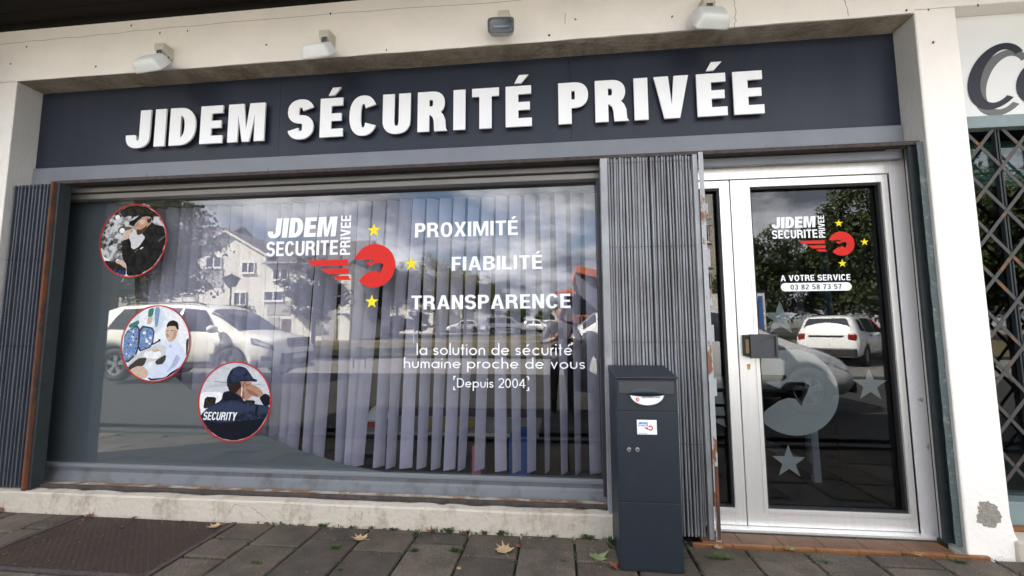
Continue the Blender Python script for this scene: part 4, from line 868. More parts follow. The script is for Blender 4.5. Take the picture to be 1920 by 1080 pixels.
# ================================================================== MAILBOX
mx0, mx1, my0, my1 = .286, .594, -.335, -.035
MBX = thing('mailbox', 'tall dark blue grey metal mailbox standing on the paving before the grey gate stack', 'mailbox', ((mx0+mx1)/2, (my0+my1)/2, 0))
b = MB(); b.box(mx0, mx1, my0+.004, my1, 0, .945); b.build('body', 'mailbox', MBX, bevel=.003)
b = MB(); vs = [(mx0-.004, my0-.012, .944), (mx1+.004, my0-.012, .944), (mx1+.004, my1, .944), (mx0-.004, my1, .944), (mx0-.004, my0-.012, .952), (mx1+.004, my0-.012, .952), (mx1+.004, my1, .988), (mx0-.004, my1, .988)]
b.add(vs, [(3, 2, 1, 0), (0, 1, 5, 4), (1, 2, 6, 5), (2, 3, 7, 6), (3, 0, 4, 7), (4, 5, 6, 7)]); b.build('sloped_roof', 'mailbox', MBX, bevel=.003)
fy = my0+.003
for nm, z0, z1 in (('lower_panel', .012, .330), ('door_panel', .334, .778), ('upper_panel', .782, .938)):
    MB().box(mx0+.006, mx1-.006, my0, my0+.010, z0, z1).build(nm, 'mailbox', MBX, bevel=.0015)
# letter flap with the bulging finger cover
cx = (mx0+mx1)/2
b = MB(); b.box(mx0+.016, mx1-.016, my0-.004, my0-.0005, .868, .930); b.build('letter_flap', 'mailbox2', MBX, bevel=.001)
b = MB(); vs = []; nu, nv = 18, 6
for i in range(nu+1):
    u = -1+2*i/nu; top = .862+.040*math.sqrt(max(0, 1-u*u)); bot = .868-.014*math.sqrt(max(0, 1-u*u))
    for j in range(nv+1):
        v = j/nv; vs.append((cx+u*.093, my0-.006-.012*math.sin(math.pi*v)*math.sqrt(max(0, 1-u*u)), bot+(top-bot)*v))
b.add(vs, [(i*(nv+1)+j, (i+1)*(nv+1)+j, (i+1)*(nv+1)+j+1, i*(nv+1)+j+1) for i in range(nu) for j in range(nv)]); b.build('flap_bulge', 'mailbox', MBX, smooth=True)
b = MB(); b.poly(arc(cx+.002, .866, .084, .055, 180, 360, 24), [], my0-.0045, my0-.002); b.k = 1
name_tag = b
b.poly([(cx-.056, .836), (cx-.046, .836), (cx-.046, .840), (cx-.056, .840)], [], my0-.0048, k=1)
b.poly(arc(cx-.047, .838, .010, .010, 150, -150, 14)+arc(cx-.047, .838, .0055, .0055, -150, 150, 12), [], my0-.0049, k=2)
put_text(b, 'JIDEM SECURITE PRIVEE', bold, cx-.026, cx+.066, .847, .0062, my0-.0050, .10, .3, k=1)
b.build('name_card', ['paper', 'inkblack', 'inkred'], MBX)
b = MB(); vs = []; b.tube([(cx-.085, my0-.006, .862)]+[(cx+.002-.086*math.cos(math.pi*i/20), my0-.0065, .865-.057*math.sin(math.pi*i/20)) for i in range(21)], .0016, 6); b.build('card_rim', 'mailbox2', MBX, smooth=True)
# small logo sticker
s0 = at(1194, 787, my0-.001); s1 = at(1232, 815, my0-.001)
b = MB(); y = my0-.0012; b.poly([(s0[0], s1[1]), (s1[0], s1[1]), (s1[0], s0[1]), (s0[0], s0[1])], [], y)
w_ = s1[0]-s0[0]; h_ = s0[1]-s1[1]; X_ = lambda u: s0[0]+w_*u; Z_ = lambda v: s1[1]+h_*v
put_text(b, 'JIDEM', heavy, X_(.06), X_(.48), Z_(.70), h_*.14, y-.0003, .07, k=1); put_text(b, 'SECURITE', bold, X_(.05), X_(.48), Z_(.56), h_*.09, y-.0003, .07, k=1)
b.poly([(X_(.50), Z_(.55)), (X_(.54), Z_(.55)), (X_(.54), Z_(.86)), (X_(.50), Z_(.86))], [], y-.0003, k=1)
b.poly([(X_(.32), Z_(.48)), (X_(.56), Z_(.48)), (X_(.57), Z_(.30))], [], y-.0003, k=2)
b.poly(arc(X_(.68), Z_(.44), w_*.13, w_*.13, 150, -150, 20)+arc(X_(.68), Z_(.44), w_*.065, w_*.065, -150, 150, 14), [], y-.0003, k=2)
for u, v in ((.70, .72), (.91, .44), (.70, .17)): b.poly(star_pts(X_(u), Z_(v), w_*.045), [], y-.0003, k=3)
b.box(X_(.08), X_(.50), y-.0003, y, Z_(.06), Z_(.085), k=4)
b.build('logo_sticker', ['paper', 'inkblue', 'inkred', 'inkyellow', 'inkblack'], MBX)
for px in (1179, 1195):
    x, z = at(px, 843, my0); b = MB(); b.cyl((x, my0, z), (0, -1, 0), .0115, .006, 20); lk = b.build('lock', 'steelbright', MBX, bevel=.0015)
    MB().box(x-.006, x+.006, my0-.0068, my0-.0062, z-.0009, z+.0009).build('key_slot', 'black', lk)
    b = MB(); b.poly(arc(x, z, .0140, .0140, 0, 345, 23), [arc(x, z, .0118, .0118, 345, 0, 23)], my0-.0015, my0); b.build('lock_ring', 'black', lk)

# ================================================================== FLOODLIGHTS on the beam
def floodlight(x, zt, yaw_, tilt, label, wd=.21, dp=.070):
    g = thing('floodlight', label, 'floodlight', (x, 0, zt), 'floodlights along the beam')
    b = MB(); b.add([(x-.042, -.002, zt-.085), (x+.042, -.002, zt-.085), (x+.042, -.002, zt+.012), (x-.042, -.002, zt+.012), (x-.036, -.085, zt-.035), (x+.036, -.085, zt-.035), (x+.036, -.085, zt+.010), (x-.036, -.085, zt+.010)],
        [(4, 5, 6, 7), (0, 4, 7, 3), (5, 1, 2, 6), (7, 6, 2, 3), (0, 1, 5, 4), (3, 2, 1, 0)]); b.build('wall_bracket', 'lampc', g, bevel=.006)
    b = MB(); b.box(x-.020, x+.020, -.080, -.045, zt-.125, zt-.03); b.build('arm', 'steelbright', g, bevel=.003)
    b = MB(); b.tube([(x+.02, -.04, zt-.03), (x+.035, -.03, zt-.06), (x+.02, -.045, zt-.09)], .005, 6); b.build('cable', 'black', g, smooth=True)
    # lamp head: rounded box with a sloping back, glass face downwards and inwards
    Rm = Matrix.Rotation(yaw_, 3, 'Z') @ Matrix.Rotation(tilt, 3, 'X'); c = Vector((x-.012, -.112, zt-(.168 if dp > .06 else .125)))
    def T(p): return tuple(c+Rm @ Vector(p))
    hw = wd/2; rings = []
    prof = [(-.058, .80), (-.050, .90), (-.030, .97), (.0, 1.0), (.012, 1.02), (.014, 1.0)]
    b = MB(); vs = []; NS = 28
    for z_, s_ in ((.052, .55), (.050, .72), (.040, .84), (.018, .93), (-.012, 1.0), (-.020, 1.02), (-.024, 1.0)):
        for p in arc(0, 0, hw*s_, dp*s_, 0, 360-360/NS, NS-1, 7): vs.append(T((p[0], p[1], z_)))
    fs = [tuple(range(NS))[::1]]
    for i in range(6): fs += [(i*NS+j, (i+1)*NS+j, (i+1)*NS+(j+1) % NS, i*NS+(j+1) % NS) for j in range(NS)]
    b.add(vs, fs); hd = b.build('lamp_head', 'lampw', g, smooth=True)
    b = MB(); out = arc(0, 0, hw*1.0, dp, 0, 360-360/NS, NS-1, 5); inn = arc(0, 0, hw*.88, dp*.79, 0, 360-360/NS, NS-1, 5)
    vs = [T((p[0], p[1], -.0245)) for p in out]+[T((p[0], p[1], -.0245)) for p in inn]+[T((p[0], p[1], .01)) for p in inn]
    fs = [(j, NS+j, NS+(j+1) % NS, (j+1) % NS) for j in range(NS)]+[(NS+j, 2*NS+j, 2*NS+(j+1) % NS, NS+(j+1) % NS) for j in range(NS)]+[tuple(range(2*NS, 3*NS))]
    b.add(vs, fs); b.build('reflector', mat('lamp reflector', (.055, .06, .055), .3, .5, var=.5, vscale=60), g)
    b = MB(); vs = [T((p[0]*.98, p[1]*.98, -.022)) for p in inn]; b.add(vs, [tuple(range(NS))]); b.build('lamp_glass', GD, g)
    b = MB(); b.tube([T((-hw*.6, 0, -.004)), T((hw*.6, 0, -.004))], .006, 8); b.build('tube_bulb', 'frost', g)
    return g
x, z = at(311, 92, -.03); floodlight(x, z, R(-6), R(52), 'white floodlight nearest the left end of the sign, its pale back turned outward', .22)
x, z = at(618, 68, -.03); floodlight(x-.01, z, R(-4), R(40), 'white floodlight above the first accented letter of the sign', .20)
x, z = at(946, 42, -.03); floodlight(x, z+.035, R(3), R(-76), 'floodlight turned outward so its dark glass face shows, third from the left', .165, .048)
x, z = at(1322, 6, -.03); floodlight(x+.01, z, R(10), R(62), 'white floodlight above the last letters, its bracket broken open', .21)

# ================================================================== NEIGHBOUR SHOP at the right edge
NB = thing('neighbour_shopfront', 'white painted neighbouring shopfront with large script letters beyond the right pillar', 'shopfront', (3.6, .1, 0))
nz0 = 2.44
MB().box(2.356, 6.5, .10, .13, nz0, 3.083).build('sign_board', 'white_sign', NB)
MB().box(2.356, 6.5, .07, .13, nz0-.075, nz0-.002).build('head_rail', 'teal', NB, bevel=.003)
MB().box(2.356, 6.5, .13, .6, 3.06, 3.084).build('beam_underside', 'plaster_soffit', NB)
# slanted script letters with grey shade
for px0, kk in ((1869, 0), (1955, 1)):
    c = at(px0, 143 if kk == 0 else 150, .10)
    def cs(dx_, dz_, sc=1.0): return [(c[0]+dx_+p[0]*sc+p[1]*.30, c[1]+dz_+p[1]*sc) for p in (arc(0, 0, .155, .205, 46, 318, 30)+arc(.012, .0, .098, .165, 312, 52, 28))]
    def oo(dx_, dz_, rx, rz): return [(c[0]+dx_+p[0]+p[1]*.30, c[1]+dz_+p[1]) for p in arc(0, 0, rx, rz, 0, 350, 35)]
    for dx_, dz_, y0_, nm, mk in ((.028, -.042, .0985, 'letter_shade', 'greyletter'), (0, 0, .096, 'letter', 'navy')):
        if kk == 0: MB().poly(cs(dx_, dz_), [], y0_, y0_+.001).build(nm, mk, NB)
        else: MB().poly(oo(dx_, dz_, .14, .15), [oo(dx_, dz_, .09, .11)[::-1]], y0_, y0_+.001).build(nm, mk, NB)
MB().box(2.356, 6.5, -.02, .5, -.1, .085).build('low_step', 'plaster_sill', NB, bevel=.01)
MB().box(2.356, 6.5, .14, .30, .088, .23).build('window_sill', 'teal', NB, bevel=.004)
MB().box(2.356, 6.5, .10, .139, .087, .11).build('tile_strip', 'terracotta', NB, bevel=.003)
b = MB(); b.box(2.36, 6.5, .24, .243, .232, 2.36); b.build('glass_pane', GD, NB)
for i in range(7): MB().box(2.37, 6.5, .262, .272, 2.36-.042*(i+1), 2.36-.042*i-.003).build('roller_slat', 'greenslat', NB, bevel=.004)
LG = thing('lattice_gate', 'closed grey lattice security gate of crossed bars in front of the neighbouring window', 'gate', (3.4, .12, .1))
for i in range(10):
    x = 2.385+i*.205+(.0 if i else .0)
    b = MB(); b.box(x-.012, x-.004, .10, .125, .24, 2.36); b.box(x+.004, x+.012, .10, .125, .24, 2.36); b.box(x-.004, x+.004, .118, .125, .24, 2.36); b.build('upright', 'greendark', LG)
for i in range(10):
    x = 2.385+i*.205
    for j in range(8):
        z = .30+j*.262
        for s_ in (1, -1):
            dz = .262; za, zb_ = (z, z+dz) if s_ > 0 else (z+dz, z)
            d = Vector((.205, 0, zb_-za)).normalized(); nx, nz = -d.z*.0090, d.x*.0090; yy = .090 if s_ > 0 else .094
            if j in (4,): pass
            b = MB(); b.hexa([(x-nx, yy, za-nz), (x+.205-nx, yy, zb_-nz), (x+.205+nx, yy, zb_+nz), (x+nx, yy, za+nz), (x-nx, yy+.003, za-nz), (x+.205-nx, yy+.003, zb_-nz), (x+.205+nx, yy+.003, zb_+nz), (x+nx, yy+.003, za+nz)]); b.build('lattice_bar', 'lattice', LG)

# ================================================================== LEAVES AND WEEDS on the paving
def plane_leaf(px, py, size, matk, label, rot, curl=.4, up=0.):
    size *= 1.28
    d = ray(px, py); t = (0-CH)/d.z; p = CP+d*t
    if p.y > -.03: p.y = -.03
    out = []
    tips = [(-90, .50), (-40, .62), (-5, .78), (25, .52), (55, .86), (72, .60), (90, 1.0), (108, .60), (125, .86), (155, .52), (185, .78), (220, .62)]
    ar = []
    for i, (a, r_) in enumerate(tips):
        a2, r2_ = tips[(i+1) % 12]; a2 = a2+360 if a2 < a else a2
        ar += [(a, r_), ((a+a2)/2, min(r_, r2_)*.84)]
    ctr = (0, 0, .0); vs = [ctr]; rl = random.Random(int(px))
    for a, r_ in ar:
        r_ *= rl.uniform(.85, 1.12); x, y = r_*math.cos(R(a))*size, r_*math.sin(R(a))*size
        z = curl*size*(abs(x)/size)**2*.8+curl*size*rl.uniform(-.12, .22)*r_+(y/size)**2*curl*size*.35
        vs.append((x, y, z+.002))
    n = len(ar); Rz = Matrix.Rotation(rot, 3, 'Z') @ Matrix.Rotation(up, 3, 'X')
    vs2 = [tuple(Rz @ Vector(v)) for v in vs]; mz = min(v[2] for v in vs2); vs2 = [(v[0]+p.x, v[1]+p.y, v[2]-mz+.003) for v in vs2]
    b = MB(); b.add(vs2, [(0, 1+i, 1+(i+1) % n) for i in range(n)])
    st = [tuple(Vector(vs2[0])), tuple(Rz @ Vector((.0, -size*.6, .01))+Vector((p.x, p.y, .004))), tuple(Rz @ Vector((.012, -size*1.1, .01))+Vector((p.x, p.y, .003)))]
    b.tube(st, .0012, 5)
    o = b.build('fallen_leaf', matk, origin=(p.x, p.y, .003)); md = o.modifiers.new('thick', 'SOLIDIFY'); md.thickness = .0006
    return tag(o, label, 'leaf', 'fallen leaves on the paving')
plane_leaf(676, 1012, .047, 'dryleaf', 'tan fallen leaf on the paving right of the metal plate, near the third paver joint', R(60), .5)
plane_leaf(808, 999, .050, 'dryleaf', 'curled tan leaf propped against the low white wall below the window', R(200), .8, R(25))
plane_leaf(945, 1033, .064, 'dryleaf', 'large flat tan maple-like leaf in the middle of the paving', R(15), .35)
plane_leaf(403, 989, .038, 'dryleaf', 'long pale leaf lying on the brown metal plate', R(110), .5)
plane_leaf(1122, 1047, .058, 'greenleaf', 'faded green leaf on the paving left of the mailbox foot', R(200), .5)
plane_leaf(1146, 1030, .045, 'greenleaf', 'small green leaf standing against the left side of the mailbox', R(120), .6, R(40))
plane_leaf(1150, 1065, .034, 'brownleaf', 'red brown leaf crumpled at the foot of the mailbox', R(70), .8, R(20))
plane_leaf(18, 953, .045, 'brownleaf', 'orange brown leaf against the low wall at the far left', R(20), .8, R(20))
plane_leaf(185, 962, .026, 'brownleaf', 'small brown leaf at the upper edge of the metal plate', R(90), .9, R(15))
plane_leaf(870, 1000, .022, 'brownleaf', 'small rusty leaf by the low wall between two weeds', R(30), .7)
plane_leaf(972, 1026, .022, 'brownleaf', 'small brown leaf just right of the large tan leaf', R(140), .7)
plane_leaf(1463, 1015, .036, 'greenleaf', 'pale green leaf on the terracotta tiles before the door', R(250), .5)
plane_leaf(1345, 1028, .028, 'dryleaf', 'thin tan leaf on the paving below the left door leaf', R(240), .4)
plane_leaf(1690, 1022, .022, 'dryleaf', 'tiny dry leaf on the tiles near the right door jamb', R(80), .4)
plane_leaf(860, 1068, .016, 'dryleaf', 'tiny tan leaf scrap on the front pavers under the large leaf', R(10), .5)
plane_leaf(262, 968, .020, 'brownleaf', 'little grey brown leaf on the upper part of the metal plate', R(300), .9)
wd = MB(); rw = random.Random(21)
def tuft(x, y, n, r_, h_):
    r_ *= 1.3; h_ *= 1.3; n = int(n*1.2)
    for i in range(n):
        a = rw.uniform(0, 6.28); d = rw.uniform(.1, 1)*r_; bx, by = x+rw.uniform(-.3, .3)*r_, y+rw.uniform(-.2, .2)*r_*.6; tx, ty = bx+d*math.cos(a), by+d*math.sin(a)*.6; hh = rw.uniform(.3, 1)*h_
        w_ = rw.uniform(.0015, .004); px_, py_ = -math.sin(a)*w_, math.cos(a)*w_
        mx_, my_, mz = (bx+tx)/2, (by+ty)/2, hh*.8
        wd.add([(bx, by, -.004), (mx_-px_, my_-py_, mz), (tx, ty, hh), (mx_+px_, my_+py_, mz)], [(0, 1, 2, 3)])
def tuft_px(px, py, n, r_, h_):
    d = ray(px, py); p = CP+d*((0-CH)/d.z); tuft(p.x, min(p.y, -.02), n, r_, h_)
for q in ((852, 1035, 60, .040, .022), (775, 1035, 50, .042, .02), (778, 1005, 35, .03, .02), (845, 993, 40, .035, .026), (880, 990, 30, .03, .02), (942, 997, 40, .03, .024), (912, 992, 30, .03, .02), (1100, 998, 55, .045, .022), (1145, 1027, 60, .03, .05), (1057, 1053, 20, .02, .01), (630, 1028, 45, .04, .016), (610, 983, 35, .04, .02), (540, 978, 10, .02, .01), (1040, 1000, 16, .03, .012), (740, 990, 24, .03, .014), (700, 987, 18, .03, .014), (1200, 1070, 20, .03, .02), (1344, 1045, 50, .06, .012), (1360, 1048, 40, .05, .012), (1800, 1055, 40, .06, .014), (415, 1012, 18, .02, .012), (480, 1055, 30, .04, .014), (640, 1070, 20, .02, .012), (1550, 1055, 20, .05, .008), (1700, 1040, 14, .03, .01), (960, 1055, 12, .02, .01)): tuft_px(*q)
for k in range(len(PX)):
    for i in range(26):
        if rw.random() < .55: tuft(PX[k]+rw.uniform(-.003, .003), -rw.uniform(.0, 1.0), rw.randint(2, 8), .012, .006)
for i in range(60): tuft(rw.uniform(-1.9, .25), -.014, rw.randint(2, 8), .015, rw.uniform(.006, .016))
lt = MB(); rl = random.Random(77)
for i in range(900):
    if rl.random() < .6: x, y = rl.uniform(-4.4, 2.3), -.012-abs(rl.gauss(0, .035))
    else: x, y = rl.uniform(-4.4, 2.3), -rl.uniform(.02, .9)
    if x > .28 and x < .62 and y > -.35: continue
    q = rl.uniform(.0012, .0055)*(1.6 if rl.random() < .05 else 1); a = rl.uniform(0, 6.28); u_, v_ = math.cos(a)*q, math.sin(a)*q; k = rl.choice((0, 0, 1, 2))
    lt.add([(x-u_, y-v_, .006), (x+v_*.6, y-u_*.6, .006), (x+u_, y+v_, .006+q*.5), (x-v_*.6, y+u_*.6, .0075)], [(0, 1, 2, 3)], k)
tag(lt.build('litter', ['brownleaf', 'dryleaf', 'concrete_patch']), 'fine dry leaf crumbs and grit scattered over the paving and along the wall foot', 'litter', kind='stuff')
tag(wd.build('weeds', 'weed'), 'low green weeds and moss growing in the paver joints and along the wall foot', 'weeds', kind='stuff')

# ================================================================== THINGS INSIDE, behind the blind and the door
t = thing('desk', 'grey desk with a pale edge seen through the blind slats', 'desk', (-1.2, 1.0, .03))
x0, z0 = at(640, 806, .95); x1 = at(1010, 806, .95)[0]
MB().box(x0, x1, .95, 1.6, z0-.03, z0).build('desktop', mat('desk top', (.40, .38, .35), .5), t, bevel=.003)
for lx in (x0+.03, x1-.07): MB().box(lx, lx+.04, 1.0, 1.04, .03, z0-.031).build('leg', 'greysteel', t)
MB().box(x0, x0+.5, 1.02, 1.5, .03, z0-.032).build('cabinet', 'mailbox2', t)
cx_, cz_ = at(706, 752, 1.1); hz = z0
hm = thing('helmet', 'white safety helmet on a red box at the left end of the desk', 'helmet', (cx_, 1.15, hz+.06))
b = MB(); vs = []; NS = 20
for i in range(9):
    a = math.pi/2*i/8
    for j in range(NS): t_ = j/NS*2*math.pi; vs.append((cx_+.095*math.cos(a)*math.cos(t_), 1.15+.115*math.cos(a)*math.sin(t_), hz+.062+.115*math.sin(a)))
b.add(vs, [(i*NS+j, i*NS+(j+1) % NS, (i+1)*NS+(j+1) % NS, (i+1)*NS+j) for i in range(8) for j in range(NS)]); b.build('shell', 'letter', hm, smooth=True)
b = MB(); b.box(cx_-.07, cx_+.07, 1.0, 1.05, hz+.061, hz+.067); b.build('peak', 'letter', hm, bevel=.002)
b = MB(); x0_, _ = at(665, 776, 1.1); b.box(x0_, x0_+.28, 1.05, 1.28, hz, hz+.058); tag(b.build('red_box', mat('red box card', (.42, .03, .05), .5), bevel=.003, origin=(x0_+.14, 1.15, hz)), 'flat red box lying under the white helmet', 'box')
x0_ = at(790, 795, 1.1)[0]; x1_ = at(897, 795, 1.1)[0]; b = MB(); vs = []
for i in range(13):
    for j in range(7): vs.append((x0_+(x1_-x0_)*i/12, 1.02+.35*j/6, hz+.004+.05*abs(noise.noise(Vector((i*.5, j*.5, 3))))+.004))
b.add(vs, [(i*7+j, (i+1)*7+j, (i+1)*7+j+1, i*7+j+1) for i in range(12) for j in range(6)]); tag(b.build('yellow_cloth', mat('yellow cloth', (.50, .40, .03), .9), smooth=True, origin=(x0_+.1, 1.1, hz)), 'crumpled yellow vest lying on the desk', 'vest')
x0_, z1_ = at(886, 835, .75); x1_ = at(903, 835, .75)[0]; tag(MB().box(x0_, x1_, .72, .98, .03, z1_).build('binder', mat('pink binder', (.55, .16, .22), .5), bevel=.004, origin=(x0_, .8, .03)), 'tall pink binder standing behind the blind', 'binder')
x0_, z1_ = at(955, 818, .75); x1_ = at(995, 818, .75)[0]; tag(MB().box(x0_, x1_, .72, 1.1, .03, z1_).build('blue_box', mat('blue box', (.03, .11, .38), .5), bevel=.004, origin=(x0_, .8, .03)), 'blue box standing right of the pink binder', 'box')
# board on an easel behind the door
ex0, ez1 = at(1543, 432, 1.0); ex1 = at(1612, 432, 1.0)[0]; ez0 = at(1550, 588, 1.0)[1]; ez1 = at(1560, 432, 1.0)[1]
t = thing('planning_board', 'white planning board with blue frame and grid standing inside behind the door', 'board', ((ex0+ex1)/2, 1.0, .03))
MB().box(ex0, ex1, 1.0, 1.02, ez0, ez1).build('board', mat('grey white board', (.16, .18, .19), .4), t)
blue = mat('blue frame', (.012, .06, .17), .5)
for q in ((ex0-.02, ex0, ez0-.02, ez1+.02), (ex1, ex1+.02, ez0-.02, ez1+.02), (ex0, ex1, ez0-.02, ez0), (ex0, ex1, ez1, ez1+.02)): MB().box(q[0], q[1], .99, 1.03, q[2], q[3]).build('frame', blue, t)
for k in range(1, 6): MB().box(ex0, ex1, .996, .999, ez0+(ez1-ez0)*k/6-.003, ez0+(ez1-ez0)*k/6+.003).build('grid_line', blue, t)
MB().box((ex0+ex1)/2-.003, (ex0+ex1)/2+.003, .993, .9955, ez0, ez1).build('grid_line', blue, t)
for lx in (ex0, ex1-.02): MB().box(lx, lx+.02, 1.03, 1.06, .03, ez0).build('leg', 'gasket', t)
# table with white angled legs
t = thing('table', 'dark table with pale angled legs inside behind the door glass', 'table', (1.75, 1.2, .03))
lx, lz = at(1530, 855, 1.0); tx, tz = at(1526, 735, 1.0)
MB().box(tx-.5, tx+.9, .98, 1.7, .72, .75).build('table_top', 'mailbox2', t, bevel=.003)
b = MB(); b.hexa([(lx-.03, .98, .03), (lx+.02, .98, .03), (lx+.01, .98, .719), (lx-.04, .98, .719), (lx-.03, 1.03, .03), (lx+.02, 1.03, .03), (lx+.01, 1.03, .719), (lx-.04, 1.03, .719)]); b.build('leg', mat('pale leg', (.45, .48, .55), .5), t)
b = MB(); b.hexa([(lx-.5, 1.0, .35), (lx-.03, 1.0, .08), (lx-.03, 1.0, .16), (lx-.5, 1.0, .43), (lx-.5, 1.03, .35), (lx-.03, 1.03, .08), (lx-.03, 1.03, .16), (lx-.5, 1.03, .43)]); b.build('brace', 'mailbox2', t)
px_ = at(1510, 450, 1.4)[0]; o = MB().box(px_-.06, px_+.06, 1.4, 1.5, .03, 2.75).build('interior_post', mat('grey post', (.22, .24, .24), .6), B)

# ================================================================== THE STREET (seen mirrored in the panes)
def lerp(a, b, t): return a+(b-a)*t
def interp(tab, x):
    for p, q in zip(tab, tab[1:]):
        if x <= q[0]:
            t = (x-p[0])/(q[0]-p[0]) if q[0] > p[0] else 0; t = max(0, t); return [lerp(p[i], q[i], t) for i in range(1, len(p))]
    return list(tab[-1][1:])
def make_car(name, label, cat, st, paint, wheels, wr, width, feats, loc, rot, group):
    """st: stations (x, z_low, z_belt, z_top, halfwidth, halfwidth_top); local x forward, z up"""
    g = thing(name, label, cat, loc, group)
    def sec(x):
        zl, zb_, zt_, hw, ht = interp(st, x)
        return [(0, zl), (hw*.80, zl+.0), (hw*.965, zl+.09), (hw*1.0, lerp(zl, zb_, .48)), (hw*.985, lerp(zl, zb_, .80)), (hw*.935, zb_), (lerp(hw*.93, ht, .55)+.012, lerp(zb_, zt_, .55)), (ht, lerp(zb_, zt_, .90)), (ht*.86, lerp(zb_, zt_, .975)+.004), (ht*.45, zt_+.012), (0, zt_+.018)]
    def P(x, t, o_=0.0):
        s_ = sec(x); t = max(0, min(9.999, t)); i = int(t); f = t-i; y = lerp(s_[i][0], s_[i+1][0], f); z = lerp(s_[i][1], s_[i+1][1], f)
        if o_:
            dy, dz = s_[i+1][0]-s_[i][0], s_[i+1][1]-s_[i][1]; l_ = math.hypot(dy, dz) or 1; nx = 0
            a = P(x-.02, t); c = P(x+.02, t); tx = Vector((c[0]-a[0], c[1]-a[1], c[2]-a[2])); tv = Vector((0, dy, dz)); n = tv.cross(tx)
            if n.length > 1e-6:
                n.normalize(); 
                if n.dot(Vector((0, y, z-.8))) < 0: n = -n
                return (x+n.x*o_, y+n.y*o_, z+n.z*o_)
        return (x, y, z)
    x0, x1 = st[0][0], st[-1][0]; NX = 44; T = [0, 1, 2, 3, 4, 5, 6, 7, 8, 9, 10]
    vs = []; fs = []; C_ = len(T)
    for i in range(NX+1):
        x = x0+(x1-x0)*i/NX
        for t in T: vs.append(P(x, t))
        for t in T[1:-1]: p = P(x, t); vs.append((p[0], -p[1], p[2]))
    row = C_+C_-2
    ring = list(range(C_))+[C_+C_-3-k for k in range(C_-2)]
    for i in range(NX):
        for j in range(row): a, c = ring[j], ring[(j+1) % row]; fs.append((i*row+a, (i+1)*row+a, (i+1)*row+c, i*row+c))
    fs.append(tuple(i for i in ring)[::1]); fs.append(tuple(NX*row+i for i in ring)[::-1])
    b = MB(); b.add(vs, fs); body = b.build('body', paint, None, smooth=True)
    bm = bmesh.new(); bm.from_mesh(body.data); bmesh.ops.recalc_face_normals(bm, faces=bm.faces); bm.to_mesh(body.data); bm.free()
    cutters = []
    for wx in wheels:
        c = MB(); c.tube([(wx, -2, wr), (wx, -width*.5+.26, wr)], wr*1.13, 32); c.tube([(wx, width*.5-.26, wr), (wx, 2, wr)], wr*1.13, 32)
        co = c.build('wheel_well', 'black'); cutters.append(co); md = body.modifiers.new('w', 'BOOLEAN'); md.object = co; md.operation = 'DIFFERENCE'; md.solver = 'EXACT'
    dg = bpy.context.evaluated_depsgraph_get(); me = bpy.data.meshes.new_from_object(body.evaluated_get(dg)); 
    old = body.data; body.modifiers.clear(); body.data = me; bpy.data.meshes.remove(old)
    for c in cutters: bpy.data.objects.remove(c)
    body.parent = g; 
    if len(body.data.materials) < 2: body.data.materials.append(M['black'])
    def patch(nm, m, xa, xb, t0, t1, o_=.007, both=True, nx=8, nt_=4, parent=g):
        """xa, xb may be (bottom, top) pairs"""
        xa = xa if isinstance(xa, tuple) else (xa, xa); xb = xb if isinstance(xb, tuple) else (xb, xb)
        for sg in ((1, -1) if both else (1,)):
            vs = []
            for i in range(nx+1):
                for j in range(nt_+1):
                    q = j/nt_; p = P(lerp(lerp(*xa, q), lerp(*xb, q), i/nx), lerp(t0, t1, q), o_); vs.append((p[0], p[1]*sg, p[2]))
            b = MB(); b.add(vs, [(i*(nt_+1)+j, (i+1)*(nt_+1)+j, (i+1)*(nt_+1)+j+1, i*(nt_+1)+j+1) for i in range(nx) for j in range(nt_)]); b.build(nm, m, parent, smooth=True, origin=None).location = (0, 0, 0)
            parent.children[-1].parent = parent
    # builds are in car-local coordinates: keep raw vertices
    def lb(b, nm, m, **k):
        o = b.build(nm, m, None, **k); o.parent = g; return o
    def screen(nm, m, xa, xb, t0, t1):
        vs = []; ts = [lerp(t0, t1, j/6) for j in range(7)]
        for i in range(9):
            x = lerp(xa, xb, i/8)
            for s_, tt in [(1, t) for t in ts]+[(-1, t) for t in ts[::-1][1:]]:
                p = P(x, tt, .008); vs.append((p[0], p[1]*s_, p[2]))
        b = MB(); b.add(vs, [(i*13+j, (i+1)*13+j, (i+1)*13+j+1, i*13+j+1) for i in range(8) for j in range(12)]); lb(b, nm, m, smooth=True)
    def patch(nm, m, xa, xb, t0, t1, o_=.007, both=True, nx=8, nt_=4):
        xa = xa if isinstance(xa, tuple) else (xa, xa); xb = xb if isinstance(xb, tuple) else (xb, xb)
        for sg in ((1, -1) if both else (1,)):
            vs = []
            for i in range(nx+1):
                for j in range(nt_+1):
                    q = j/nt_; p = P(lerp(lerp(*xa, q), lerp(*xb, q), i/nx), lerp(t0, t1, q), o_); vs.append((p[0], p[1]*sg, p[2]))
            b = MB(); b.add(vs, [(i*(nt_+1)+j, (i+1)*(nt_+1)+j, (i+1)*(nt_+1)+j+1, i*(nt_+1)+j+1) for i in range(nx) for j in range(nt_)]); lb(b, nm, m, smooth=True)
    feats(P, patch, screen, lb)
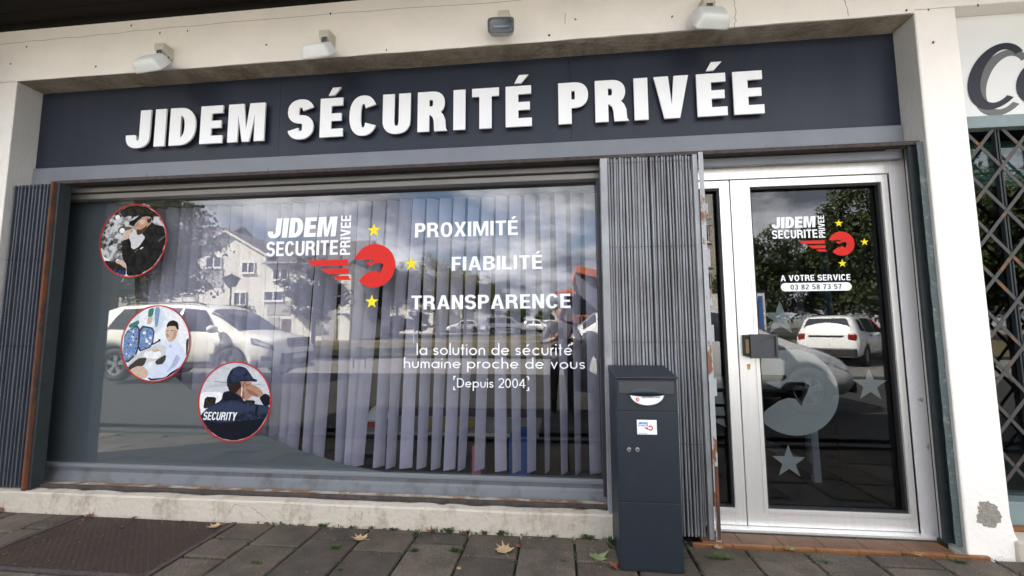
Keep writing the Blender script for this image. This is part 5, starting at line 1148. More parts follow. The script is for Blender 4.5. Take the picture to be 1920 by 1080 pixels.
    for wx in wheels:
        for sg in (1, -1):
            b = MB(); y0 = width*.5-.215; y1 = width*.5-.012; n = 32
            pr_ = [(wr*.60, y1-.03), (wr*.64, y1-.004), (wr*.86, y1), (wr*.96, y1-.012), (wr, y1-.04), (wr, y0+.03), (wr*.93, y0), (wr*.5, y0)]
            vs = []
            for i in range(n):
                a = i/n*2*math.pi
                for r_, y in pr_: vs.append((wx+r_*math.cos(a), y*sg, wr+r_*math.sin(a)))
            m_ = len(pr_); b.add(vs, [(i*m_+j, ((i+1) % n)*m_+j, ((i+1) % n)*m_+j+1, i*m_+j+1) for i in range(n) for j in range(m_-1)]); w = lb(b, 'wheel', 'tyre', smooth=True)
            b = MB(); yr = (y1-.035)*sg
            for k in range(5):
                a = k/5*2*math.pi+.3
                for da in (-.16, .16):
                    ca, sa = math.cos(a+da), math.sin(a+da); cb, sb = math.cos(a+da*.6), math.sin(a+da*.6); q = wr*.62; nx_, nz_ = -sa*wr*.055, ca*wr*.055
                    b.hexa([(wx+cb*wr*.12-nx_, yr, wr+sb*wr*.12-nz_), (wx+ca*q-nx_, yr, wr+sa*q-nz_), (wx+ca*q+nx_, yr, wr+sa*q+nz_), (wx+cb*wr*.12+nx_, yr, wr+sb*wr*.12+nz_)]+[(wx+cb*wr*.12-nx_, yr-.03*sg, wr+sb*wr*.12-nz_), (wx+ca*q-nx_, yr-.03*sg, wr+sa*q-nz_), (wx+ca*q+nx_, yr-.03*sg, wr+sa*q+nz_), (wx+cb*wr*.12+nx_, yr-.03*sg, wr+sb*wr*.12+nz_)])
            b.cyl((wx, yr-.02*sg, wr), (0, sg, 0), wr*.16, .03, 16); n = 32; vs = []
            for i in range(n):
                a = i/n*2*math.pi
                for r_, y in ((wr*.56, yr), (wr*.66, yr+.01*sg), (wr*.64, yr-.10*sg)): vs.append((wx+r_*math.cos(a), y, wr+r_*math.sin(a)))
            b.add(vs, [(i*3+j, ((i+1) % n)*3+j, ((i+1) % n)*3+j+1, i*3+j+1) for i in range(n) for j in range(2)])
            r_o = b.build('rim', 'rim', None); r_o.parent = w
            b = MB(); b.cyl((wx, (y1-.11)*sg, wr), (0, -sg, 0), wr*.62, .02, 24); r_o = b.build('brake_drum', 'black', None); r_o.parent = w
    g.rotation_euler = (0, 0, rot)
    return g
def bx_(lb, nm, m, *q, bevel=.01, **k): b = MB(); b.box(*q); return lb(b, nm, m, bevel=bevel, **k)
def plate(lb, x, y, z, yawn, txt='plate'):
    pass
# -- big white SUV
def suv_feats(P, patch, screen, lb):
    patch('side_window', 'carglass', (-1.72, -1.50), (-.98, -.98), 5.12, 6.75); patch('side_window', 'carglass', (-.92, -.92), (-.05, -.05), 5.12, 6.80); patch('side_window', 'carglass', (.02, .02), (1.02, .52), 5.12, 6.78)
    screen('windshield', 'carglass', 1.40, .66, 6.7, 10); screen('rear_window', 'carglass', -1.98, -2.16, 6.4, 10)
    patch('headlight_surround', 'black', (1.80, 1.74), (2.25, 2.20), 4.05, 5.02, .008); patch('headlight', 'lampclear', (1.87, 1.82), (2.19, 2.14), 4.25, 4.86, .014); patch('fog_lamp', 'black', 2.02, 2.20, 2.4, 3.0, .010); patch('tail_light', 'lampred', -2.30, -2.12, 4.3, 5.2, .01)
    bx_(lb, 'grille', 'black', 2.28, 2.345, -.40, .40, .72, .94); bx_(lb, 'lower_grille', 'black', 2.27, 2.35, -.62, .62, .36, .60)
    for k in range(3): bx_(lb, 'grille_bar', 'rim', 2.335, 2.355, -.38, .38, .755+k*.065, .775+k*.065, bevel=.004)
    b = MB(); b.box(2.35, 2.362, -.26, .26, .47, .575); lb(b, 'number_plate', 'paper')
    bx_(lb, 'front_lip', 'greysteel', 2.18, 2.33, -.7, .7, .22, .32, bevel=.03)
    for sg in (1, -1):
        b = MB(); b.ball((.98, sg*1.02, 1.13), (.10, .13, .085), 12, 8); lb(b, 'mirror', 'carwhite', smooth=True)
        b = MB(); b.tube([(-1.55, sg*.62, 1.685), (-1.35, sg*.62, 1.735), (.20, sg*.62, 1.74), (.45, sg*.62, 1.675)], .016, 8); lb(b, 'roof_rail', 'black', smooth=True)
        for hx in (-.75, .22): b = MB(); b.box(hx-.10, hx+.10, sg*.925-.02, sg*.925+.02, 1.0, 1.03); lb(b, 'door_handle', 'carwhite', bevel=.01)
        for sx in (-.95, -.02, 1.10): 
            b = MB(); pts = [P(sx, t, .003) for t in (2.3, 3, 4, 4.9)]; b.tube([(p[0], p[1]*sg, p[2]) for p in pts], .004, 4); lb(b, 'door_gap', 'black')
        b = MB(); b.tube([(-1.0, sg*.935, .42), (1.0, sg*.935, .42)], .03, 6); lb(b, 'side_sill', 'greysteel', smooth=True)
suv_st = [(-2.34, .50, .78, .80, .70, .60), (-2.28, .36, .98, 1.02, .84, .72), (-2.20, .30, 1.06, 1.34, .90, .66), (-2.0, .28, 1.10, 1.60, .925, .66), (-1.6, .28, 1.10, 1.70, .94, .66), (-.8, .28, 1.07, 1.735, .945, .67), (0, .28, 1.05, 1.72, .945, .67), (.5, .28, 1.045, 1.66, .945, .65), (.9, .28, 1.04, 1.46, .94, .66), (1.25, .29, 1.03, 1.20, .935, .70), (1.45, .29, 1.0, 1.07, .93, .74), (1.85, .30, .92, 1.0, .91, .72), (2.12, .30, .82, .93, .86, .66), (2.28, .32, .72, .84, .74, .56), (2.34, .40, .62, .72, .58, .48)]
SX = -8.20
make_car('parked_suv', 'white estate SUV with roof rails parked opposite, mirrored at the left of the window', 'car', suv_st, 'carwhite', (-1.42, 1.33), .365, 1.89, suv_feats, (SX-.15, -6.45, .10), 0, 'cars parked along the street')
# -- silver hatchback close behind the photographer
def hat_feats(P, patch, screen, lb):
    patch('side_window', 'carglass', (-1.25, -1.0), (-.36, -.36), 5.12, 6.75); patch('side_window', 'carglass', (-.30, -.30), (.84, .24), 5.12, 6.78)
    screen('windshield', 'carglass', 1.15, .40, 6.7, 10); screen('rear_window', 'carglass', -1.70, -1.52, 6.4, 10)
    patch('headlight', 'lampclear', (1.42, 1.32), (1.86, 1.78), 4.1, 5.0, .010); patch('tail_light', 'lampred', -1.96, -1.75, 4.4, 5.3, .01)
    bx_(lb, 'grille', 'black', 1.90, 1.965, -.42, .42, .50, .62); bx_(lb, 'lower_grille', 'black', 1.89, 1.96, -.6, .6, .26, .40)
    b = MB(); b.box(1.965, 1.975, -.26, .26, .42, .52); lb(b, 'number_plate', 'paper')
    for sg in (1, -1):
        b = MB(); b.ball((.72, sg*.93, .98), (.09, .12, .075), 12, 8); lb(b, 'mirror', 'carsilver', smooth=True)
        for hx in (-.62, .28): b = MB(); b.box(hx-.10, hx+.08, sg*.855-.02, sg*.855+.02, .86, .885); lb(b, 'door_handle', 'carsilver', bevel=.01)
        for sx in (-.33, .95): b = MB(); pts = [P(sx, t, .003) for t in (2.3, 3, 4, 4.9)]; b.tube([(p[0], p[1]*sg, p[2]) for p in pts], .004, 4); lb(b, 'door_gap', 'black')
        b = MB(); b.tube([(-.85, sg*.86, .30), (.95, sg*.86, .30)], .03, 6); lb(b, 'side_sill', 'black', smooth=True)
hat_st = [(-1.98, .42, .70, .72, .62, .55), (-1.92, .30, .84, .88, .76, .64), (-1.80, .24, .94, 1.12, .82, .60), (-1.5, .22, .97, 1.38, .85, .60), (-1.0, .20, .96, 1.47, .865, .60), (-.3, .20, .94, 1.50, .87, .60), (.2, .20, .93, 1.44, .87, .58), (.6, .20, .92, 1.25, .865, .60), (.95, .20, .90, 1.05, .86, .64), (1.20, .21, .86, .93, .85, .67), (1.5, .22, .76, .84, .83, .64), (1.78, .24, .62, .73, .76, .56), (1.92, .28, .52, .62, .64, .46), (1.97, .34, .46, .54, .50, .40)]
make_car('parked_hatchback', 'silver hatchback parked close behind the photographer, mirrored in the door glass', 'car', hat_st, 'carsilver', (-1.22, 1.22), .31, 1.74, hat_feats, (2.05, -3.92, .06), 0, 'cars parked along the street')
# -- boxy white SUV seen from behind
def dus_feats(P, patch, screen, lb):
    patch('side_window', 'carglass', (-1.72, -1.60), (-1.32, -1.32), 5.2, 6.6); patch('side_window', 'carglass', (-1.22, -1.22), (-.20, -.20), 5.12, 6.78); patch('side_window', 'carglass', (-.12, -.12), (.95, .48), 5.12, 6.78)
    screen('windshield', 'carglass', 1.20, .62, 6.7, 10)
    b = MB(); vs = []
    for zz, hw_, xx in ((1.12, .60, -2.115), (1.20, .66, -2.10), (1.48, .56, -1.985), (1.54, .50, -1.955)): vs += [(xx, -hw_, zz), (xx, hw_, zz)]
    b.add(vs, [(0, 1, 3, 2), (2, 3, 5, 4), (4, 5, 7, 6)]); lb(b, 'rear_window', 'carglass')
    for sg in (1, -1):
        b = MB(); b.box(-2.19, -2.03, sg*.70-.11, sg*.70+.11, .84, 1.06); lb(b, 'tail_light', 'lampred', bevel=.04)
        b = MB(); b.ball((.80, sg*.99, 1.10), (.09, .12, .08), 12, 8); lb(b, 'mirror', 'carwhite2', smooth=True)
        b = MB(); b.tube([(-1.5, sg*.58, 1.62), (-1.3, sg*.58, 1.67), (.3, sg*.58, 1.67), (.5, sg*.58, 1.61)], .02, 8); lb(b, 'roof_rail', 'black', smooth=True)
        b = MB(); b.tube([(-.95, sg*.90, .36), (.95, sg*.90, .36)], .05, 6); lb(b, 'side_sill', 'black', smooth=True)
        for hx in (-.85, .15): b = MB(); b.box(hx-.10, hx+.08, sg*.90-.02, sg*.90+.02, .98, 1.01); lb(b, 'door_handle', 'black', bevel=.01)
    bx_(lb, 'tailgate_recess', 'black', -2.175, -2.15, -.48, .48, .93, 1.0); bx_(lb, 'rear_bumper', 'black', -2.23, -2.1, -.80, .80, .34, .60, bevel=.04)
    b = MB(); b.box(-2.185, -2.17, -.26, .26, .80, .91); lb(b, 'number_plate', 'paper')
dus_st = [(-2.20, .42, .74, .78, .74, .66), (-2.16, .34, .98, 1.04, .83, .74), (-2.10, .32, 1.06, 1.22, .865, .68), (-1.92, .30, 1.08, 1.58, .88, .64), (-1.6, .30, 1.07, 1.63, .895, .63), (-.6, .30, 1.05, 1.66, .90, .64), (.3, .30, 1.04, 1.62, .90, .63), (.7, .30, 1.03, 1.46, .90, .65), (1.1, .30, 1.02, 1.16, .90, .72), (1.3, .30, 1.0, 1.08, .89, .76), (1.9, .32, .94, 1.02, .86, .72), (2.08, .36, .80, .92, .78, .64), (2.14, .42, .66, .80, .66, .56)]
make_car('parked_suv', 'boxy white SUV with black bumper seen from behind, mirrored in the door glass', 'car', dus_st, 'carwhite2', (-1.35, 1.32), .345, 1.80, dus_feats, (10.2, -13.6, -.04), R(-44), 'cars parked along the street')
# -- far cars: little van and a few more in the car park
def van_feats(P, patch, screen, lb):
    patch('side_window', 'carglass', (-1.95, -1.85), (-1.05, -1.05), 5.12, 6.7); patch('side_window', 'carglass', (-.95, -.95), (-.05, -.05), 5.12, 6.75); patch('side_window', 'carglass', (.05, .05), (1.0, .62), 5.12, 6.7)
    screen('windshield', 'carglass', 1.35, .75, 6.7, 10); patch('headlight', 'lampclear', 1.75, 2.1, 4.1, 4.9, .01); patch('rubbing_strip', 'black', -1.0, 1.0, 2.8, 3.2, .012)
    for sg in (1, -1): b = MB(); b.ball((.95, sg*.98, 1.15), (.08, .12, .10), 10, 6); lb(b, 'mirror', 'black', smooth=True)
    bx_(lb, 'lower_grille', 'black', 2.12, 2.19, -.5, .5, .40, .60)
van_st = [(-2.2, .40, 1.0, 1.04, .82, .76), (-2.16, .32, 1.08, 1.66, .87, .74), (-2.0, .30, 1.10, 1.78, .89, .74), (-.5, .30, 1.10, 1.82, .90, .73), (.5, .30, 1.08, 1.78, .90, .70), (.9, .30, 1.06, 1.58, .90, .70), (1.35, .30, 1.03, 1.18, .89, .74), (1.8, .32, .86, .98, .85, .70), (2.1, .36, .66, .80, .74, .60), (2.18, .42, .56, .66, .6, .5)]
xv = (mir(910, 615, 42)[0]+mir(988, 615, 42)[0])/2
make_car('parked_van', 'small white people carrier van parked beyond the grass, mirrored below the word transparence', 'van', van_st, 'carwhite2', (-1.35, 1.35), .31, 1.80, van_feats, (xv, -42.8, ground(42)+.05), 0, 'cars in the far car park')
for px, d, pt, lab, r_ in ((1010, 46, 'carsilver', 'grey hatchback parked behind the small white van', R(20)), (1035, 50, 'carwhite2', 'white hatchback at the right end of the far parked row', R(-30)), (868, 47, 'carsilver', 'pale hatchback parked left of the small white van', R(160)), (640, 34, 'cardark', 'dark hatchback parked before the row houses at the left', R(170)), (700, 36, 'cardark', 'dark hatchback parked right of its twin before the white building', R(5))):
    x = mir(px, 615, d)[0]; make_car('parked_hatchback', lab, 'car', hat_st, pt, (-1.22, 1.22), .31, 1.74, hat_feats, (x, -d, ground(d)+.05), r_, 'cars in the far car park')

# ------------------------------------------------------------------ trees
def tree_mesh(seed, trunk_h, crown_h, crown_r, leaf, nclump, per, lean=0.):
    rt = random.Random(seed); tb = MB(); lf = []; tips = []
    H_ = trunk_h+crown_h; tb.tube([(0, 0, -.2), (lean*.1, 0, trunk_h*.5), (lean*.3, 0, trunk_h), (lean*.7, 0, trunk_h+crown_h*.45), (lean, 0, H_*.9)], [.022*H_+.03, .018*H_+.02, .016*H_, .009*H_, .02], 8)
    for i in range(16):
        z0 = trunk_h*.92+crown_h*.55*rt.random(); a = rt.uniform(0, 6.28); ln = crown_r*rt.uniform(.55, .95); e = rt.uniform(.15, .6)
        s0 = Vector((lean*.4, 0, z0)); m_ = s0+Vector((math.cos(a)*ln*.5, math.sin(a)*ln*.5, ln*e*.7)); t_ = s0+Vector((math.cos(a)*ln, math.sin(a)*ln, ln*e*1.1)); tb.tube([s0, m_, t_], [.008*H_, .005*H_, .01], 5); tips += [m_, t_, (m_+t_)/2]
    c0 = Vector((lean*.6, 0, trunk_h+crown_h*.52)); cl = []
    while len(cl) < nclump:
        v = Vector((rt.uniform(-1, 1), rt.uniform(-1, 1), rt.uniform(-1, 1)))
        if v.length > 1 or v.length < .35: continue
        w = noise.noise(v*2.1+Vector((seed, 0, 0)))
        k = .80+.45*w; cl.append(c0+Vector((v.x*crown_r*k, v.y*crown_r*k, v.z*crown_h*.52*k)))
    vs = []; fs = []
    for c in cl+[t for t in tips]:
        rc = crown_r*rt.uniform(.12, .24)
        for _ in range(per):
            v = Vector((rt.gauss(0, 1), rt.gauss(0, 1), rt.gauss(0, .8))).normalized()*rc*rt.random()**.4; p = c+v
            n = Vector((rt.gauss(0, 1), rt.gauss(0, 1), rt.gauss(.6, 1))).normalized(); a = n.orthogonal().normalized(); q = n.cross(a); s_ = leaf*rt.uniform(.6, 1.3); th = rt.uniform(0, 6.28); a, q = a*math.cos(th)+q*math.sin(th), q*math.cos(th)-a*math.sin(th)
            k = len(vs); vs += [p-a*s_, p-q*s_*.62+n*s_*.15, p+a*s_, p+q*s_*.62+n*s_*.15]; fs.append((k, k+1, k+2, k+3))
    me = bpy.data.meshes.new('crown'); me.from_pydata([tuple(v) for v in vs], [], fs); return tb, me
TP = {}
def tree(name, kind, x, d, s_, rz, label, group, leafm, sz=None):
    if kind not in TP:
        a = dict(big=(3, 2.6, 6.0, 3.3, .10, 130, 74, .3), bigb=(9, 2.8, 6.2, 3.4, .10, 130, 74, -.3), round=(5, 2.2, 4.6, 2.6, .09, 100, 70, .2), dense=(8, 1.4, 8.4, 3.7, .12, 230, 80, .2), denseb=(12, 1.2, 8.2, 3.9, .12, 230, 80, -.4), bush=(6, .3, 2.2, 1.25, .07, 60, 50, 0), bushb=(14, .2, 2.0, 1.3, .07, 60, 50, 0))[kind]
        tb, me = tree_mesh(*a); to = tb.build('trunk', 'bark'); tm = to.data; bpy.data.objects.remove(to); TP[kind] = (tm, me)
    tm, me = TP[kind]; g = thing(name, label, 'shrub' if 'bush' in kind else 'tree', (x, -d, ground(d)), group)
    o = bpy.data.objects.new('trunk', tm); COL.objects.link(o); o.parent = g
    key = ('c', kind, leafm)
    if key not in TP:
        m2 = me.copy(); m2.materials.append(M[leafm]); TP[key] = m2
    o = bpy.data.objects.new('crown', TP[key]); COL.objects.link(o); o.parent = g; o['kind'] = 'stuff'
    g.scale = (s_, s_, sz or s_); g.rotation_euler = (0, 0, rz); return g
def tpx(px, d): return mir(px, 600, d)[0]
tg = 'trees along the street'
tree('street_tree', 'big', tpx(286, 17), 17, .80, 1.0, 'leafy street tree behind the roof of the white estate SUV', tg, 'leafg')
tree('street_tree', 'bigb', tpx(205, 12), 12, 1.0, 2.2, 'tall street tree at the far left, its branches reaching over the first one', tg, 'leafg')
tree('street_tree', 'round', tpx(588, 17), 17, .70, .4, 'small round street tree in front of the row house garages', tg, 'leafd')
tree('street_tree', 'dense', tpx(680, 33), 33, .72, 2.6, 'large dark tree between the row houses and the white low building', tg, 'leafd')
tree('street_tree', 'big', tpx(745, 36), 36, .84, 4.1, 'tall green tree in front of the low white building, left of its twin', tg, 'leafg')
tree('street_tree', 'bigb', tpx(820, 36), 36, .86, .7, 'yellowing plane tree right of the low white building', tg, 'leafy')
tree('street_tree', 'big', tpx(872, 41), 41, .84, 5.0, 'yellowing plane tree behind the small white van', tg, 'leafy')
tree('street_tree', 'round', tpx(925, 52), 52, .95, 2.0, 'smaller green tree at the right end of the distant tree row', tg, 'leafg')
tree('street_tree', 'round', tpx(975, 62), 62, .7, 1.0, 'low distant tree far behind the white van', tg, 'leafg')
tree('street_tree', 'bush', tpx(1020, 60), 60, 1.4, 1.0, 'lowest distant tree near the orange roofed building', tg, 'leafg')
tree('street_tree', 'denseb', tpx(1425, 30), 30, .84, .3, 'dark dense tree mirrored at the left side of the door glass', tg, 'leafd')
tree('street_tree', 'dense', tpx(1556, 31), 31, .94, 1.9, 'dark dense tree mirrored in the middle of the door glass', tg, 'leafd')
tree('street_tree', 'denseb', tpx(1655, 29), 29, 1.24, 3.6, 'tallest dark tree mirrored at the upper right of the door glass', tg, 'leafd')
tree('street_tree', 'dense', tpx(1790, 28), 28, 1.2, 4.6, 'dark tree mirrored in the neighbour window', tg, 'leafd')
tree('street_tree', 'denseb', tpx(1900, 26), 26, 1.2, 5.6, 'dark tree mirrored at the right edge of the neighbour window', tg, 'leafd')
tree('shrub', 'bush', tpx(438, 14.5), 14.5, .95, .6, 'leafy shrub behind the hood of the white estate SUV', 'shrubs', 'leafg', .98)
tree('shrub', 'bushb', tpx(745, 40), 40, 1.0, .6, 'dark bush before the low white building, left of two', 'shrubs', 'leafd')
tree('shrub', 'bush', tpx(785, 40), 40, 1.1, 2.6, 'dark bush before the low white building, right of two', 'shrubs', 'leafd')
tree('shrub', 'bushb', tpx(960, 62), 62, 1.6, 1.6, 'hedge like bush far behind the small white van', 'shrubs', 'leafg')

# ------------------------------------------------------------------ row houses (left), all standing on the slope beyond the street
HD = 29.0
hp = lambda px, py, d=HD: mir(px, py, d)
HG = ground(HD)
def window_(parent, x0, x1, z0, z1, yf, frames=2, shutter=True):
    o = MB().box(x0, x1, yf-.02, yf+.05, z0, z1).build('window', 'pvc', parent, bevel=.01)
    w_ = (x1-x0)/frames
    for k in range(frames): MB().box(x0+k*w_+.07, x0+(k+1)*w_-.07, yf+.052, yf+.058, z0+.07, z1-.07).build('pane', 'winglass', o)
    MB().box(x0-.06, x1+.06, yf-.02, yf+.10, z0-.10, z0-.001).build('sill', 'pvc', o)
    return o
def house(name, label, x0, x1, depth, zg, ze, gable_apex=None, flat_=False, wins=(), bands=(), garages=(), yf=-HD, canopies=(), group='row houses'):
    g = thing(name, label, 'house', ((x0+x1)/2, yf-depth/2, zg), group); b = MB(); yb = yf-depth
    if gable_apex is not None:
        xm, za = gable_apex; zr = ze if not isinstance(ze, tuple) else ze[1]; zl_ = ze if not isinstance(ze, tuple) else ze[0]
        b.add([(x0, yf, zg-.3), (x1, yf, zg-.3), (x1, yf, zr), (xm, yf, za), (x0, yf, zl_), (x0, yb, zg-.3), (x1, yb, zg-.3), (x1, yb, zr), (xm, yb, za), (x0, yb, zl_)], [(0, 1, 2, 3, 4), (9, 8, 7, 6, 5), (0, 5, 6, 1), (1, 6, 7, 2), (4, 9, 5, 0), (2, 7, 8, 3), (3, 8, 9, 4)]); b.build('wall', 'housewhite', g)
        o = .35
        for (xa, za_, xb_, zb_) in ((x0-o, zl_-(za-zl_)/(xm-x0)*o, xm, za), (xm, za, x1+o, zr-(za-zr)/(x1-xm)*o)):
            b = MB(); b.hexa([(xa, yf+o, za_+.03), (xb_, yf+o, zb_+.03), (xb_, yf+o, zb_+.20), (xa, yf+o, za_+.20), (xa, yb-o, za_+.03), (xb_, yb-o, zb_+.03), (xb_, yb-o, zb_+.20), (xa, yb-o, za_+.20)]); r_ = b.build('roof', 'roofdark', g)
            b = MB(); b.hexa([(xa, yf+o+.002, za_-.02), (xb_, yf+o+.002, zb_-.02), (xb_, yf+o+.002, zb_+.16), (xa, yf+o+.002, za_+.16), (xa, yf+o+.06, za_-.02), (xb_, yf+o+.06, zb_-.02), (xb_, yf+o+.06, zb_+.16), (xa, yf+o+.06, za_+.16)]); b.build('verge_board', 'housewhite', g)
    else:
        b.box(x0, x1, yb, yf, zg-.3, ze); b.build('wall', 'housewhite', g)
        if not flat_:
            zr = ze+depth*.32
            b = MB(); b.add([(x0-.1, yf+.4, ze-.1), (x1+.1, yf+.4, ze-.1), (x1+.1, (yf+yb)/2, zr), (x0-.1, (yf+yb)/2, zr), (x0-.1, yb-.4, ze-.1), (x1+.1, yb-.4, ze-.1)], [(0, 1, 2, 3), (3, 2, 5, 4), (0, 3, 4), (1, 5, 2), (0, 4, 5, 1)]); b.build('roof', 'roofdark', g)
            MB().box(x0-.1, x1+.1, yf+.38, yf+.50, ze-.22, ze-.08).build('gutter', 'greysteel', g, bevel=.03)
        else: MB().box(x0-.15, x1+.15, yb-.15, yf+.15, ze, ze+.25).build('parapet_cap', 'housegrey', g)
    for q in bands: MB().box(q[0], q[1], yf, yf+.04, q[2], q[3]).build('render_band', 'housegrey', g)
    for q in wins: window_(g, *q[:4], yf+.045, q[4])
    for q in garages: MB().box(q[0], q[1], yf, yf+.05, zg-.05, q[2]).build('garage_door', q[3], g, bevel=.01)
    for q in canopies: MB().box(q[0], q[1], yf+.05, yf+1.2, q[2], q[2]+.14).build('canopy', 'greysteel', g, bevel=.01)
    return g
def W2(pa, pb, d=HD, f=2): a = hp(*pa, d); c = hp(*pb, d); return (a[0], c[0], c[1], a[1], f) if False else (a[0], c[0], c[1], a[1])
X_l = hp(150, 500)[0]; X_a = hp(388, 470)[0]; X_b = hp(500, 470)[0]; X_c = hp(575, 470)[0]; X_d = hp(660, 470)[0]
w1 = W2((388, 482), (416, 502)); w2 = W2((322, 522), (362, 550)); w3 = W2((496, 546), (531, 564)); w4 = W2((608, 512), (630, 573)); w5 = W2((300, 470), (334, 490)); w6 = W2((220, 520), (262, 548)); w7 = W2((440, 548), (462, 572)); w8 = W2((455, 492), (478, 512)); w9 = W2((513, 505), (540, 525)); w10 = W2((560, 520), (571, 560)); w11 = W2((420, 560), (436, 590))
ze1 = hp(330, 462)[1]; za = hp(428, 436)[1]; zr_ = hp(500, 478)[1]; 
house('row_house', 'long white row house with dark pitched roof behind the street tree at the left', X_l, X_a-.05, 8, HG, ze1, None, False, [w2+(2,), w5+(2,), w6+(2,)], [(X_l+1, w2[0]-.6, w2[2]-1.2, w2[3]+.3), (w2[1]+.15, X_a-.5, w2[2]-1.2, w2[2]+.1)], [])
house('row_house', 'white gabled row house with bright tall gable wall in the middle of the row', X_a, X_b, 9, HG, (hp(388, 462)[1], zr_), (hp(428, 436)[0], za), False, [w1+(2,), w7+(2,), w8+(2,)], [(X_a+.1, w1[1]+.2, w1[2]-1.6, w1[2]-.15)], [])
ze3 = hp(520, 492)[1]
cA = hp(548, 586); gz = hp(520, 588)[1]
house('row_house', 'white row house with grey band, window and garage behind the round tree', X_b+.05, X_c, 8, HG, ze3, None, False, [w3+(2,), w9+(2,), w10+(1,)], [(X_b+.3, hp(548, 500)[0], hp(500, 591)[1], hp(500, 565)[1])], [(hp(502, 600)[0], hp(524, 600)[0], hp(520, 594)[1], 'housegrey'), (hp(528, 600)[0], hp(545, 600)[0], hp(520, 598)[1], 'darkdoor')], canopies=[(hp(546, 586)[0], hp(574, 586)[0], cA[1])])
house('row_house', 'white row house with tall stair window at the right end of the row', X_c+.05, X_d, 8, HG, ze3-.1, None, False, [w4+(2,)], [(w4[0]-.3, w4[1]+.1, hp(610, 594)[1], hp(610, 575)[1])], [(hp(606, 600)[0], hp(632, 600)[0], hp(610, 597)[1], 'housegrey')], canopies=[(hp(645, 592)[0], X_d, hp(650, 592)[1])])
# low white buildings beyond
D2 = 47
q0, q1 = hp(655, 560, D2), hp(742, 560, D2)
house('low_building', 'long low white building with flat roof behind the trees', q0[0], q1[0], 9, ground(D2), hp(700, 570, D2)[1], None, True, [W2((680, 582), (690, 592), D2)+(1,)], [], [], yf=-D2, group='low white buildings')
q0, q1 = hp(744, 565, D2), hp(812, 560, D2)
house('low_building', 'low white building with small dark windows behind the two bushes', q0[0], q1[0], 9, ground(D2), hp(770, 566, D2)[1], None, True, [W2((772, 570), (778, 578), D2)+(1,), W2((797, 573), (803, 581), D2)+(1,)], [], [], yf=-D2, group='low white buildings')
q0, q1 = hp(826, 580, D2+4), hp(866, 560, D2+4)
house('low_building', 'small white building end visible between plane tree trunks', q0[0], q1[0], 8, ground(D2), hp(840, 578, D2)[1], None, True, [W2((843, 582), (849, 592), D2+4)+(1,), W2((857, 584), (861, 594), D2+4)+(1,)], [], [], yf=-D2-4, group='low white buildings')
# brown shed in front of the low building, garden fence
q = hp(644, 600, 40), hp(662, 590, 40); t = thing('shed', 'small brown garden shed beside the dark parked cars', 'shed', (q[0][0], -41, ground(40)))
MB().box(q[0][0], q[1][0], -43, -40, ground(40), q[1][1]).build('wall', 'darkdoor', t); MB().box(q[0][0]-.2, q[1][0]+.6, -43.2, -39.8, q[1][1]+.002, q[1][1]+.15).build('roof', 'roofdark', t)
# tower block mirrored in the narrow door leaf
TD = 34; t0 = mir(1255, 400, TD)[0]; t1 = mir(1349, 400, TD)[0]; tz = mir(1330, 357, TD)[1]
t = thing('tower_block', 'beige apartment block with small square windows mirrored in the narrow door leaf', 'apartment building', ((t0+t1)/2, -TD-5, ground(TD)))
MB().box(t0, t1, -TD-10, -TD, ground(TD)-.3, tz).build('wall', 'block', t)
MB().box(t0-.1, t1+.02, -TD-10, -TD+.05, mir(1330, 423, TD)[1], tz+.01).build('top_band', 'housegrey', t)
MB().box(t0-.2, t1+.2, -TD-10.2, -TD+.2, tz+.012, tz+.3).build('parapet_cap', 'housegrey', t)
for k in range(5):
    zz = mir(1318, 392+k*45, TD)[1]
    if zz < ground(TD)+1: continue
    for xx in (1318, 1290, 1268): window_(t, mir(xx-2, 400, TD)[0]-.3, mir(xx+2, 400, TD)[0]+.3, zz-.8, zz+.7, -TD+.01, 1)
# white truck with coloured straps in front of the block
t = thing('box_truck', 'white box truck with red and blue corner stripes mirrored beside the door stile', 'truck', (mir(1390, 590, 16)[0], -17.5, .05))
xa_, xb_ = mir(1300, 590, 16)[0], mir(1441, 590, 16)[0]; zt_ = mir(1420, 548, 16)[1]
MB().box(xa_, xb_, -18.6, -16.2, .75, zt_).build('box', 'housewhite', t, bevel=.04)
MB().box(xa_-.02, xb_+.02, -18.62, -16.18, zt_+.001, zt_+.07).build('top_rail', 'black', t)
MB().box(xb_-.45, xb_-.30, -16.19, -16.17, .8, zt_-.35).build('red_stripe', 'rust_dark', t); MB().box(xb_-.30, xb_-.15, -16.19, -16.17, .8, zt_-.15).build('blue_stripe', 'inkblue', t)
b = MB(); b.cyl((xb_-.5, -16.17, zt_-.2), (0, 1, 0), .10, .06, 14); b.build('orange_lamp', mat('orange lamp', (.70, .30, .03), .3), t, bevel=.02)
MB().box(xa_+.2, xb_-.1, -18.4, -16.4, .5, .74).build('chassis', 'black', t)
for wx in (xa_+.9, xb_-1.1):
    for yy in (-18.4, -16.55): b = MB(); b.cyl((wx, yy, .45), (0, 1, 0), .45, .25, 24); b.build('wheel', 'tyre', t, bevel=.03)
